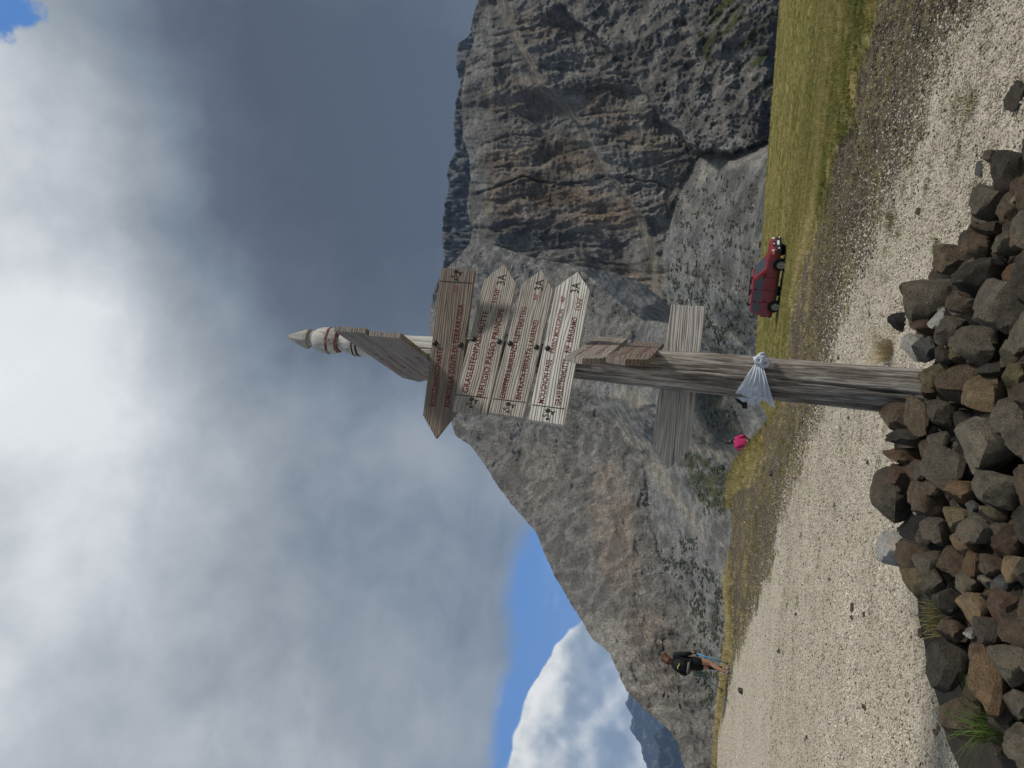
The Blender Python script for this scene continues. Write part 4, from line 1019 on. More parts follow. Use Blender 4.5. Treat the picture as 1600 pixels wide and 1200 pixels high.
def blade_mesh(name, seed, nbl, height, spread, lean, width, mat):
    rs = np.random.default_rng(seed); V = []; F = []
    for k in range(nbl):
        a = rs.uniform(0, 6.28); rr = spread*math.sqrt(rs.random()); bx, by = rr*math.cos(a), rr*math.sin(a)
        da = a+rs.normal()*.8; h = height*rs.uniform(.55, 1.1); ln = lean*rs.uniform(.2, 1.2)*h; w = width*rs.uniform(.7, 1.2)
        px, py = -math.sin(da)*w/2, math.cos(da)*w/2; b = len(V)
        for q, (t, ww) in enumerate(((0, 1), (.45, .8), (.8, .5), (1, .08))):
            ox, oy = bx+math.cos(da)*ln*t*t, by+math.sin(da)*ln*t*t; z = h*(t-.25*lean*t*t)
            V += [(ox-px*ww, oy-py*ww, z), (ox+px*ww, oy+py*ww, z)]
        for q in range(3): F.append((b+2*q, b+2*q+1, b+2*q+3, b+2*q+2))
    return mesh_np(name, V, F, mat, True)
def grass_material(name='grass_blade', stops=None, inst=True):
    m, g = new_mat(name, .7, .25)
    sp = g.n('ShaderNodeSeparateXYZ'); g.link(g.co('Object'), sp.inputs[0])
    if inst:
        t = g.attr('tone', 'INSTANCER', 2)
        c = g.ramp(t, stops or [(0, (.055, .078, .015)), (.30, (.120, .135, .026)), (.55, (.225, .195, .058)), (.8, (.36, .29, .125)), (1, (.50, .42, .22))])
    else: c = g.mix(g.noise(g.co('Object'), 30, 2), stops[0], stops[1])
    g.color(c)
    tr = g.n('ShaderNodeBsdfTranslucent'); g.link(c, tr.inputs[0]); mx = g.n('ShaderNodeMixShader'); mx.inputs[0].default_value = .25
    out = m.node_tree.nodes['Material Output']; g.link(g.bsdf.outputs[0], mx.inputs[1]); g.link(tr.outputs[0], mx.inputs[2]); g.link(mx.outputs[0], out.inputs[0])
    return m
GRASS = grass_material()
def build_grass():
    protos = [blade_mesh('tuft', 40+k, 22, .10, .075, .8, .006, GRASS) for k in range(5)]
    x1, y1 = polar_pts(38000, 7.0, 26, -32, 32, 1.4); x2, y2 = polar_pts(26000, 24, 82, -8, 33, 1.0)
    x = np.concatenate([x1, x2]); y = np.concatenate([y1, y2]); z, pw, mw = gz(x, y); r = np.hypot(x, y); az = np.degrees(np.arctan2(x, y))
    patch = sstep(.0, .5, fbm(x*.9, y*.9, 5.5, 4, .6))
    rm = np.interp(az, MA, MRc); lip = np.exp(-((r/rm-1.04)/.10)**2)
    prob = mw*1.0+(1-mw)*(1-pw)*(.10+.75*patch)+pw*.012*patch
    keep = (rng.random(len(x)) < prob) & (r < 57+.5*np.maximum(x, 0)+6)
    keep &= ~((az < 0) & (r > 28))
    x, y, z, r, az, mw, lip, patch = [q[keep] for q in (x, y, z, r, az, mw, lip, patch)]
    n = len(x)
    dry = .8*fbm(x*.16, y*.55, 9.1, 5, .62)+.44+.16*rng.normal(size=n)
    dry = dry+.50*np.exp(-((az-6)/9)**2-((r-17.5)/2.2)**2)+.50*sstep(3, -10, az)*lip+.10*sstep(45, 70, r)
    s = np.interp(r, [7, 20, 70], [.62, 1.0, 1.5])*rng.uniform(.6, 1.25, n)*np.where(mw > .5, 1, .95)
    dry = np.where(mw > .5, dry+.06, dry+.15)
    tall = np.where(mw > .5, 1+1.0*lip*sstep(3, -6, az)+.7*np.exp(-((az-5)/6)**2-((r-17)/2)**2), .8)
    scl = np.stack([s*1.15, s*1.15, s*tall*np.interp(r, [10, 60], [.95, .6])], 1)
    rot = np.stack([rng.normal(0, .12, n), rng.normal(0, .12, n), rng.uniform(0, 6.28, n)], 1)
    scatter('grass', np.stack([x, y, z-.01], 1), scl, rot, np.clip(dry, 0, 1), protos)
    # low weeds in the gravel of the path
    spots = [(1496,150),(1504,162),(1520,158),(1490,193),(1463,385),(1495,250),(1440,210),(1430,240),(1524,296),(1400,330),(1404,370),(1382,398),(1500,60),(1545,60),(1336,640),(1347,655),(1345,690),(1315,690),(1313,678),(1380,690),(1262,745),(1253,825),(1280,870),(1247,935),(1223,1018),(1240,1012),(1230,945),(1282,800),(1425,250),(1412,300),(1392,345),(1480,130),(1510,190),(1450,290),(1380,440),(1360,480),(1350,470),(1305,800),(1265,775)]
    P = []
    for px, py in spots:
        c = hit(px, py)
        for k in range(7): P.append((c[0]+random.gauss(0, .07), c[1]+random.gauss(0, .05)))
    P = np.array(P); zz = terrain(P[:, 0], P[:, 1]); n = len(P)
    s = rng.uniform(.22, .45, n)
    scatter('weeds', np.stack([P[:, 0], P[:, 1], zz-.003], 1), np.stack([s*1.2, s*1.2, s*.8], 1), np.stack([np.zeros(n), np.zeros(n), rng.uniform(0, 6.28, n)], 1), rng.uniform(0, .45, n), protos)
build_grass()
# dark dwarf pines dotted over the screes
def build_shrubs():
    def sample(S, polys, n):
        A, E, Rr = S; out = []
        m = np.zeros(A.shape)
        for p, wgt in polys: m = np.maximum(m, wgt*area(A, E, p, .4))
        a, e = A*DEG, E*DEG
        m = m*sstep(-.12, .3, fbm(a/15, e/15, 77., 4, .6))
        w = m.ravel()*Rr.ravel()**2; idx = rng.choice(w.size, n, p=w/w.sum())
        q = [A.ravel()[idx], E.ravel()[idx], Rr.ravel()[idx]-.4]
        return np.stack([q[2]*np.sin(np.radians(q[0])), q[2]*np.cos(np.radians(q[0])), EYE+q[2]*np.tan(np.radians(q[1]))], 1)
    P1 = sample(SA, [([(1062, 300), (1085, 270), (1190, 285), (1188, 520), (1130, 580), (1090, 520), (1050, 440)], 1.0), ([(1030, 440), (1060, 400), (1110, 560), (1080, 530)], .8)], 1500)
    P2 = sample(SC, [([(1066, 705), (1150, 740), (1150, 800), (1100, 800)], 1.0), ([(1035, 860), (1080, 840), (1130, 900), (1135, 1010), (1095, 1000), (1075, 950)], 1.0), ([(1080, 1000), (1125, 1020), (1125, 1120), (1100, 1100)], .7), ([(1085, 605), (1150, 600), (1165, 690), (1110, 660)], .8)], 1500)
    P = np.concatenate([P1, P2]); n = len(P)
    m, g = new_mat('dwarf_pine', .9, .1); t = g.attr('tone', 'INSTANCER', 2)
    g.color(g.mix(t, (.05, .058, .042), (.115, .12, .085)))
    protos = []
    for k in range(4):
        rs = np.random.default_rng(900+k); bm = bmesh.new(); bmesh.ops.create_icosphere(bm, subdivisions=2, radius=1)
        for v in bm.verts: v.co *= 1+.35*rs.normal()
        protos.append(bm_mesh('shrub', bm, m, False))
    s = np.concatenate([rng.uniform(.15, .52, len(P1))**1.3, rng.uniform(.3, .85, len(P2))])
    scatter('dwarf_pine_scrub', P, np.stack([s*1.3, s*1.3, s*.75], 1), np.stack([np.zeros(n), np.zeros(n), rng.uniform(0, 6.28, n)], 1), rng.random(n), protos)
build_shrubs()
# ------------------------------------------------------------------ plastic bag knotted to the post
def bag_material():
    m, g = new_mat('white_plastic', .38, .45); co = g.co('Object')
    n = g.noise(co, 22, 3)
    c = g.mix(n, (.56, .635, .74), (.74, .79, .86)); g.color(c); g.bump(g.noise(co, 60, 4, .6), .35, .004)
    tr = g.n('ShaderNodeBsdfTranslucent'); g.link(c, tr.inputs[0]); mx = g.n('ShaderNodeMixShader'); mx.inputs[0].default_value = .28
    out = m.node_tree.nodes['Material Output']; g.link(g.bsdf.outputs[0], mx.inputs[1]); g.link(tr.outputs[0], mx.inputs[2]); g.link(mx.outputs[0], out.inputs[0])
    return m
BAGM = bag_material()
def post_front(px, py, off=.0):
    """point on the front of the post (or beside it) under a picture point"""
    z = z_of(px); ax = axis(z); r = .1135
    P = at(px, py, POST_Y)
    u = np.clip((P[0]-ax[0])/r, -1.25, 1.25)
    dy = -max(math.sqrt(max(0.0, 1-min(1, abs(u))**2)), .55)*r
    return at(px, py, POST_Y+dy-off)
def build_bag():
    kn = post_front(1186, 562, .03)
    root = empty('plastic_bag', tuple(kn)); tag(root, 'white plastic carrier bag knotted round the middle of the wooden post', 'plastic bag')
    rel = lambda P: np.asarray(P)-kn
    # fan of pleats pulled across the post
    nA, nS = 61, 26
    hem = np.array([(1149, 613), (1159, 618), (1172, 622), (1185, 624), (1198, 628), (1212, 638)], float)
    V = []
    for j in range(nS):
        s = j/(nS-1)
        for k in range(nA):
            f = k/(nA-1); q = f*5; h = np.array([np.interp(q, range(6), hem[:, 0]), np.interp(q, range(6), hem[:, 1])])
            h = h+np.array([0, 3.5*float(perlin(f*9, 1.5, 0))]); c = np.array([1186, 563])+(np.array([f-.5, 0])*7)
            p = c+(h-c)*s**.92
            fold = (.5+.5*math.sin(f*31+3.0*float(perlin(f*4, s*1.5, 5.5))+1.2*math.sin(s*2)))*.013*min(1, s*2.2)*(1.1-.3*s)+.004*math.sin(f*73+s*3)*s+.010*s*float(perlin(f*5, s*3, 2.2))
            P = post_front(p[0], p[1], .010+fold+.012*(1-s))
            V.append(rel(P))
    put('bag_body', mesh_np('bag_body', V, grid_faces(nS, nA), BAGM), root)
    # loose end blown out behind the post
    nA, nS = 25, 12; V = []
    for j in range(nS):
        s = j/(nS-1)
        for k in range(nA):
            f = k/(nA-1)
            a = np.array([1143+f*40, 609+f*6]); b = np.array([1152+f*27, 624+f*12-6*(f-.4)**2])
            p = a+(b-a)*s
            V.append(rel(at(p[0], p[1], POST_Y+.02+.05*s+.012*math.sin(f*9+s*2))))
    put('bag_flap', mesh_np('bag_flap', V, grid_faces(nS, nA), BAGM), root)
    dark = plain('black_strip', (.012, .012, .014), .5, .3); V = []  # black strip along the loose end of the bag
    for (px, py) in ((1148, 621), (1156, 625), (1167, 628), (1168, 634), (1167, 639), (1160, 638), (1159, 633), (1152, 628)): V.append(rel(at(px, py, POST_Y+.062)))
    bm = bmesh.new(); fc = bm.faces.new([bm.verts.new(v) for v in V]); r = bmesh.ops.extrude_face_region(bm, geom=[fc]); bmesh.ops.translate(bm, vec=(0, .012, 0), verts=[v for v in r['geom'] if isinstance(v, bmesh.types.BMVert)])
    bmesh.ops.recalc_face_normals(bm, faces=bm.faces); o = put('bag_edge', bm_mesh('bag_edge', bm, dark), root); o['label'] = 'black edge of the bag hanging behind the post'
    def tube(name, pts, r0, flat=1.0, closed=False, seg=10):
        pts = np.array(pts, float); n = len(pts); V = []
        for i in range(n):
            t = (pts[(i+1) % n]-pts[i-1]) if closed else (pts[min(i+1, n-1)]-pts[max(i-1, 0)])
            t /= np.linalg.norm(t)+1e-9; u = np.cross(t, (0, 1, .1)); u /= np.linalg.norm(u)+1e-9; w = np.cross(t, u)
            for k in range(seg):
                a = 2*math.pi*k/seg; rr = r0*(1+.25*math.sin(i*1.7+k*2))
                V.append(pts[i]+u*math.cos(a)*rr+w*math.sin(a)*rr*flat)
        i = np.arange(n*seg).reshape(n, seg); j = np.roll(i, -1, 1)
        if closed: i = np.vstack([i, i[:1]]); j = np.vstack([j, j[:1]])
        F = np.stack([i[:-1], j[:-1], j[1:], i[1:]], -1).reshape(-1, 4)
        return put(name, mesh_np(name, V, F, BAGM), root)
    # band round the post
    z = z_of(1187); ax = axis(z); th = np.linspace(0, 2*math.pi, 49)[:-1]
    tube('bag_band', [rel((ax[0]+.122*math.cos(t), ax[1]+.122*math.sin(t), z+.006*math.sin(3*t))) for t in th], .013, .6, True)
    tube('knot', [rel(at(px, py, POST_Y-.105-d)) for px, py, d in ((1180, 559, .0), (1183, 566, .02), (1190, 567, .03), (1191, 560, .035), (1185, 557, .03), (1181, 562, .025), (1187, 566, .02))], .0135, .9)
    tube('bow_loop', [rel(at(px, py, POST_Y-.10-d)) for px, py, d in ((1185, 560, .02), (1188, 554, .03), (1193, 552, .02), (1197, 555, .0), (1195, 559, .01), (1189, 562, .03))], .009, .7)
    tube('bow_loop', [rel(at(px, py, POST_Y-.10-d)) for px, py, d in ((1188, 564, .03), (1193, 562, .04), (1200, 563, .03), (1202, 567, .02), (1198, 572, .02), (1191, 572, .03), (1187, 567, .03))], .0115, .6)
build_bag()
# ------------------------------------------------------------------ grass clumps
STRAW = grass_material('straw', [(.30, .235, .125), (.50, .42, .26)], False); FRESH = grass_material('fresh_grass', [(.05, .095, .02), (.10, .15, .035)], False); MOSSY = grass_material('mossy_grass', [(.09, .10, .025), (.24, .20, .08)], False)
def clump(name, px, py, n, h, spread, lean, mat, label, seed, w=.004, fn=heap):
    P = hit(px, py, fn); o = put(name, blade_mesh(name, seed, n, h, spread, lean, w, mat)); o.location = tuple(P-np.array([0, 0, .01])); tag(o, label, 'grass tuft'); return o
clump('grass_tuft', 1392, 548, 260, .25, .085, 1.0, STRAW, 'dry straw coloured grass tussock beside the foot of the post', 5)
clump('grass_tuft', 1556, 1140, 90, .21, .05, 1.1, FRESH, 'fresh green grass tuft growing among the dark stones at the left end of the heap', 6)
clump('grass_tuft', 1466, 962, 120, .09, .09, .8, MOSSY, 'low olive and yellow grass tuft at the edge of the heap beside the gravel', 7)
clump('grass_tuft', 1392, 345, 120, .08, .10, .8, MOSSY, 'thin yellowish grass fringe on the gravel close to the verge right of the post', 8)
clump('grass_tuft', 1465, 384, 70, .07, .05, .8, FRESH, 'small green weed standing alone in the gravel right of the post', 9)
clump('grass_tuft', 1522, 160, 110, .08, .08, .8, MOSSY, 'low green weed patch in the gravel near the right edge of the path', 10)
# ------------------------------------------------------------------ people
def skin_mesh(name, verts, edges, radii, mat, sub=2, root=0):
    me = bpy.data.meshes.new(name); me.from_pydata(verts, edges, []); o = bpy.data.objects.new('tmp', me); scene.collection.objects.link(o)
    md = o.modifiers.new('skin', 'SKIN'); md.use_smooth_shade = True
    sv = me.skin_vertices[0].data
    for k, r in enumerate(radii): sv[k].radius = (r, r) if not isinstance(r, tuple) else r; sv[k].use_root = (k == root)
    s = o.modifiers.new('sub', 'SUBSURF'); s.levels = sub; s.render_levels = sub
    dg = bpy.context.evaluated_depsgraph_get(); dg.update(); out = bpy.data.meshes.new_from_object(o.evaluated_get(dg)); bpy.data.objects.remove(o)
    out.name = name; out.materials.clear(); out.materials.append(mat); out.polygons.foreach_set('use_smooth', np.full(len(out.polygons), True)); return out
def cloth(name, col, var=.2): return plain(name, col, .85, .15, 0, var, 25)
SKIN = plain('skin', (.42, .235, .155), .5, .35, 0, .1, 18)
def chain_mesh(name, chains, mat, sub=2, root=0):
    """chains: lists of (key or None, (x,y,z), r); equal keys weld"""
    V = []; Rr = []; Ed = []; keys = {}
    for ch in chains:
        prev = None
        for (k, p, r) in ch:
            if k is not None and k in keys: i = keys[k]
            else:
                i = len(V); V.append(p); Rr.append(r)
                if k is not None: keys[k] = i
            if prev is not None: Ed.append((prev, i))
            prev = i
    return skin_mesh(name, V, Ed, Rr, mat, sub, root)
def fingers(side, w, h, key):
    """five fingers closed round a grip; w wrist, h palm centre"""
    out = []; w = np.array(w); h = np.array(h); d = (h-w)/np.linalg.norm(h-w); inn = np.array([-side*1.0, 0, 0]); up = np.cross(d, inn)
    for k in range(4):
        b = h+up*(.028-.018*k)+d*.035; m = b+d*.03+inn*.012; t = m+inn*.030-d*.012
        L = (1, 1.08, 1.0, .8)[k]
        out.append([(key, tuple(h), .03), (None, tuple(b), .0115), (None, tuple(b+(m-b)*L), .0105), (None, tuple(b+(m-b)*L+(t-m)*L), .0085)])
    th = h+up*.032+inn*.012
    out.append([(key, tuple(h), .03), (None, tuple(th), .012), (None, tuple(th+inn*.028+d*.018), .0095)])
    return out
def person(loc, rotz, label, J, jacket, legs, hairc, hair_pts, shoe, shorts=None, scale=1.0, leg_cover=()):
    root = empty('person', loc, rotz); root.scale = (scale,)*3; tag(root, label, 'person')
    jk = lambda *n: [(k, J[k][0], J[k][1]) for k in n]
    ch = [jk('pelvis', 'waist', 'chest', 'neckb', 'neck', 'head', 'crown')]
    for s in 'lr':
        ch += [jk('chest', 'sh'+s, 'el'+s, 'wr'+s, 'ha'+s), jk('pelvis', 'hip'+s, 'kn'+s, 'calf'+s, 'an'+s, 'toe'+s)]
        ch += fingers(1 if s == 'r' else -1, J['wr'+s][0], J['ha'+s][0], 'ha'+s)
    body = put('body', chain_mesh('body', ch, SKIN), root)
    hx, hy, hz = J['head'][0]
    bm = bmesh.new(); bmesh.ops.create_cone(bm, cap_ends=True, segments=8, radius1=.017, radius2=.006, depth=.045)
    for v in bm.verts: v.co = Vector((hx+v.co.x, hy+.098+.012*(-v.co.z/.04), hz-.012+v.co.z))
    put('nose', bm_mesh('nose', bm, SKIN, True), root)
    for s in (-1, 1):
        bm = bmesh.new(); bmesh.ops.create_uvsphere(bm, u_segments=10, v_segments=6, radius=.011); bmesh.ops.translate(bm, vec=(hx+s*.034, hy+.082, hz+.012), verts=bm.verts)
        put('eye', bm_mesh('eye', bm, IRON, True), root)
        bm = bmesh.new(); bmesh.ops.create_uvsphere(bm, u_segments=10, v_segments=6, radius=.028)
        for v in bm.verts: v.co = Vector((hx+s*.086+v.co.x*.35, hy+v.co.y*.7, hz+v.co.z))
        put('ear', bm_mesh('ear', bm, SKIN, True), root)
    bm = bmesh.new(); bmesh.ops.create_cube(bm, size=1)
    for v in bm.verts: v.co = Vector((hx+v.co.x*.05, hy+.088+v.co.y*.01, hz-.05+v.co.z*.012))
    put('mouth', bm_mesh('mouth', bm, plain('lips', (.30, .10, .08), .5, .3)), root)
    put('jacket', chain_mesh('jacket', jacket, jacket_mat(label)), root)
    if shorts: put('shorts', chain_mesh('shorts', shorts, cloth('shorts_cloth', (.016, .016, .018))), root)
    for nm, chs, m in leg_cover: put(nm, chain_mesh(nm, chs, m), root)
    for s in 'lr':
        a = J['an'+s][0]; t = J['toe'+s][0]
        put('shoe', chain_mesh('shoe', [[('a', (a[0], a[1]-.02, a[2]-.0), .052), ('b', (a[0], a[1]-.035, .05), .05), ('c', (t[0], t[1]-.05, .05), .052), ('d', (t[0], t[1]+.03, .04), .040)]], shoe), root)
    hair = put('hair', chain_mesh('hair', hair_pts, hairc, 2), root)
    me = hair.data; v = np.zeros(len(me.vertices)*3, np.float32); me.vertices.foreach_get('co', v); v = v.reshape(-1, 3)
    nrm = np.zeros(len(me.vertices)*3, np.float32); me.vertices.foreach_get('normal', nrm)
    v = v+nrm.reshape(-1, 3)*(.012*fbm(v[:, 0]*30, v[:, 1]*30, v[:, 2]*10, 3))[:, None]; me.vertices.foreach_set('co', v.ravel().astype(np.float32)); me.update()
    return root
def jacket_mat(label): return cloth('pink_cloth', (.50, .035, .14), .3) if 'pink' in label else cloth('black_cloth', (.014, .015, .019), .35)
def hair_mat(name, a, b):
    m, g = new_mat(name, .55, .4); co = g.co('Object'); g.color(g.mix(g.noise(g.mapping(co, scale=(70, 70, 12)), 1, 4, .6), a, b)); g.bump(g.noise(g.mapping(co, scale=(120, 120, 14)), 1, 3), .6, .006); return m
def hiker():
    P = hit(1141, 1046); D = float(P[1])
    J = {'pelvis': ((0, 0, .93), (.15, .10)), 'waist': ((0, .01, 1.08), (.125, .095)), 'chest': ((-.01, .01, 1.30), (.155, .105)), 'neckb': ((-.01, .02, 1.42), .07), 'neck': ((-.01, .03, 1.48), .052), 'head': ((-.005, .05, 1.58), .088), 'crown': ((0, .045, 1.645), .072),
         'shr': ((.155, .01, 1.38), .058), 'elr': ((.235, -.05, 1.12), .045), 'wrr': ((.225, .10, .96), .031), 'har': ((.225, .165, .93), .034),
         'shl': ((-.175, .01, 1.37), .058), 'ell': ((-.30, -.06, 1.12), .045), 'wrl': ((-.27, .10, .98), .031), 'hal': ((-.265, .165, .95), .034),
         'hipr': ((.085, 0, .86), .098), 'knr': ((.060, .05, .50), .062), 'calfr': ((-.015, .0, .33), .060), 'anr': ((-.075, -.04, .115), .042), 'toer': ((-.075, .11, .045), .038),
         'hipl': ((-.085, .0, .86), .095), 'knl': ((-.075, .14, .50), .060), 'calfl': ((-.06, .10, .34), .056), 'anl': ((-.02, .05, .115), .042), 'toel': ((-.02, .19, .045), .038)}
    k = lambda n, r: (n, J[n][0], r)
    jack = [[(None, (0, 0, .86), (.175, .135)), k('pelvis', (.175, .135)), k('waist', (.165, .13)), k('chest', (.185, .13)), k('neckb', .085)]]
    for s in 'lr': jack += [[k('chest', (.185, .13)), k('sh'+s, .075), k('el'+s, .062), (None, tuple(np.array(J['el'+s][0])*.12+np.array(J['wr'+s][0])*.88), .047)]]
    sh = [[k('pelvis', (.18, .14)), k('waist', (.14, .11))]]
    for s in 'lr': sh += [[k('pelvis', (.18, .14)), k('hip'+s, .125), (None, tuple(np.array(J['hip'+s][0])*.42+np.array(J['kn'+s][0])*.58), .092)]]
    leg = [('legging', [[(None, (-.08, .10, .66), .080), k('knl', .068), k('calfl', .064), (None, (-.025, .055, .15), .050)]], cloth('legging_cloth', (.013, .013, .016))),
           ('sock', [[(None, (-.062, -.03, .20), .052), k('anr', .050)]], cloth('grey_sock', (.30, .29, .31)))]
    hm = hair_mat('brown_hair', (.03, .012, .006), (.14, .055, .022))
    hp = [[('c', (-.005, .005, 1.60), (.105, .105)), ('t', (0, .035, 1.655), (.088, .085))], [('c', (-.005, .005, 1.60), (.105, .105)), ('n', (-.025, -.045, 1.53), .098), ('n2', (-.05, -.06, 1.455), .085), (None, (-.07, -.065, 1.38), .05)], [('n', (-.025, -.045, 1.53), .085), (None, (.045, -.03, 1.50), .055)]]
    shoe = plain('shoe_grey', (.20, .185, .20), .8, .2, 0, .35, 40)
    r = person(tuple(P), R(-4), 'hiker seen from behind in black jacket and shorts with brown tied hair and trekking poles', J, jack, None, hm, hp, shoe, sh, 1.0, leg)
    M = Matrix.Translation(Vector(P)) @ Matrix.Rotation(R(-4), 4, 'Z')
    # rucksack
    bp = empty('backpack', M @ Vector((-.03, -.165, 1.02)), R(-4)); tag(bp, 'small black backpack with lime green stripe and grey pouch on the hiker', 'backpack')
    def box(name, c, s, m, bev=.02, tilt=0):
        bm = bmesh.new(); bmesh.ops.create_cube(bm, size=1)
        for v in bm.verts: v.co = Vector((v.co.x*s[0], v.co.y*s[1], v.co.z*s[2]))
        bmesh.ops.bevel(bm, geom=list(bm.edges), offset=bev, segments=3, affect='EDGES'); o = put(name, bm_mesh(name, bm, m, True), bp, c); o.rotation_euler = (0, tilt, 0); return o
    black = cloth('pack_cloth', (.018, .019, .022)); grey = cloth('pack_grey', (.12, .125, .14)); lime = plain('lime_tape', (.55, .72, .12), .5, .3)
    box('pack_body', (0, -.01, .20), (.27, .17, .40), black, .05); box('pouch', (.0, -.095, .02), (.31, .07, .07), grey, .02, .05); box('hip_belt', (0, .08, -.02), (.36, .22, .045), black, .015)
    for s in (-1, 1): box('shoulder_strap', (s*.09, .12, .38), (.05, .26, .05), black, .015)
    V = []; 
    for t in np.linspace(0, 1, 14):
        x = -.075+.15*t; z = .265+.018*math.sin(t*5.5); V += [(x, -.105, z-.010), (x, -.105, z+.010)]
    F = [(2*i, 2*i+2, 2*i+3, 2*i+1) for i in range(13)]
    o = put('stripe', mesh_np('stripe', V, F, lime), bp); o.modifiers.new('s', 'SOLIDIFY').thickness = .008
    for s, tipx, col, nm, lab in ((1, (1141, 1038), (.05, .42, .72), 'bright blue', 'bright light blue trekking pole held in the right hand of the hiker'), (-1, (1131, 1080), (.05, .17, .27), 'dark blue', 'dark blue trekking pole held in the left hand of the hiker')):
        h = M @ Vector((s*.215, .175, .985 if s > 0 else 1.0)); tp = Vector(at(tipx[0], tipx[1], D+.35)); tp.z = max(tp.z, float(terrain(tp.x, tp.y))-.01)
        q = empty('trekking_pole', tp); tag(q, lab, 'trekking pole')
        def rod(name, a, b, r0, m, seg=8):
            d = b-a; bm = bmesh.new(); bmesh.ops.create_cone(bm, cap_ends=True, segments=seg, radius1=r0, radius2=r0*1.1, depth=d.length)
            bmesh.ops.transform(bm, matrix=Matrix.Translation((a+b)/2-tp) @ d.to_track_quat('Z', 'Y').to_matrix().to_4x4(), verts=bm.verts); put(name, bm_mesh(name, bm, m, True), q)
        rod('shaft', tp, tp.lerp(h, .88), .013 if s > 0 else .010, plain('pole_'+nm.replace(' ', '_'), col, .35, .5)); rod('grip', tp.lerp(h, .88), h, .019, IRON); rod('basket', tp.lerp(h, .06), tp.lerp(h, .07), .035, IRON)
hiker()
def pink_walker():
    best = None
    for D in np.arange(23, 48, .25):
        hd = at(1137, 690, D); f = hd[2]-1.70-float(terrain(hd[0], D))
        if best is None or abs(f) < abs(best[0]): best = (f, D, hd)
    f, D, hd = best
    J = {'pelvis': ((0, 0, .93), (.15, .10)), 'waist': ((0, .01, 1.08), (.13, .10)), 'chest': ((0, .03, 1.30), (.16, .11)), 'neckb': ((0, .05, 1.42), .07), 'neck': ((0, .06, 1.48), .052), 'head': ((0, .09, 1.57), .088), 'crown': ((0, .09, 1.64), .072),
         'shr': ((.175, .03, 1.36), .06), 'elr': ((.29, -.02, 1.12), .046), 'wrr': ((.25, .14, .98), .032), 'har': ((.24, .20, .97), .034), 'shl': ((-.175, .03, 1.36), .06), 'ell': ((-.29, .0, 1.12), .046), 'wrl': ((-.24, .15, .98), .032), 'hal': ((-.23, .21, .97), .034),
         'hipr': ((.09, 0, .86), .10), 'knr': ((.10, .08, .49), .065), 'calfr': ((.10, .0, .32), .06), 'anr': ((.10, -.06, .115), .043), 'toer': ((.10, .08, .045), .04), 'hipl': ((-.09, 0, .86), .10), 'knl': ((-.10, .16, .50), .065), 'calfl': ((-.10, .14, .32), .06), 'anl': ((-.10, .16, .115), .043), 'toel': ((-.10, .30, .045), .04)}
    k = lambda n, r: (n, J[n][0], r)
    jack = [[k('pelvis', (.19, .15)), k('waist', (.20, .15)), k('chest', (.215, .155)), k('neckb', .095)]]
    for s in 'lr': jack += [[k('chest', (.215, .155)), k('sh'+s, .09), k('el'+s, .075), (None, tuple(np.array(J['el'+s][0])*.1+np.array(J['wr'+s][0])*.9), .055)]]
    tr = []
    for s in 'lr': tr += [[k('pelvis', (.18, .14)), k('hip'+s, .115), k('kn'+s, .085), k('calf'+s, .078), (None, tuple(J['an'+s][0]), .06)]]
    hm = hair_mat('dark_hair', (.012, .010, .010), (.035, .028, .024))
    hp = [[('c', (0, .04, 1.60), (.10, .10)), ('t', (0, .075, 1.65), (.085, .08))], [('c', (0, .04, 1.60), (.10, .10)), (None, (0, -.01, 1.51), .075)]]
    person((hd[0], D, float(terrain(hd[0], D))), R(8), 'person in a pink jacket seen from behind, half hidden below the grassy rim', J, jack, None, hm, hp, plain('boot', (.05, .045, .04), .8, .2), None, 1.0, [('trousers', tr, cloth('trouser_cloth', (.03, .032, .04)))])
    print('pink', D, f)
pink_walker()
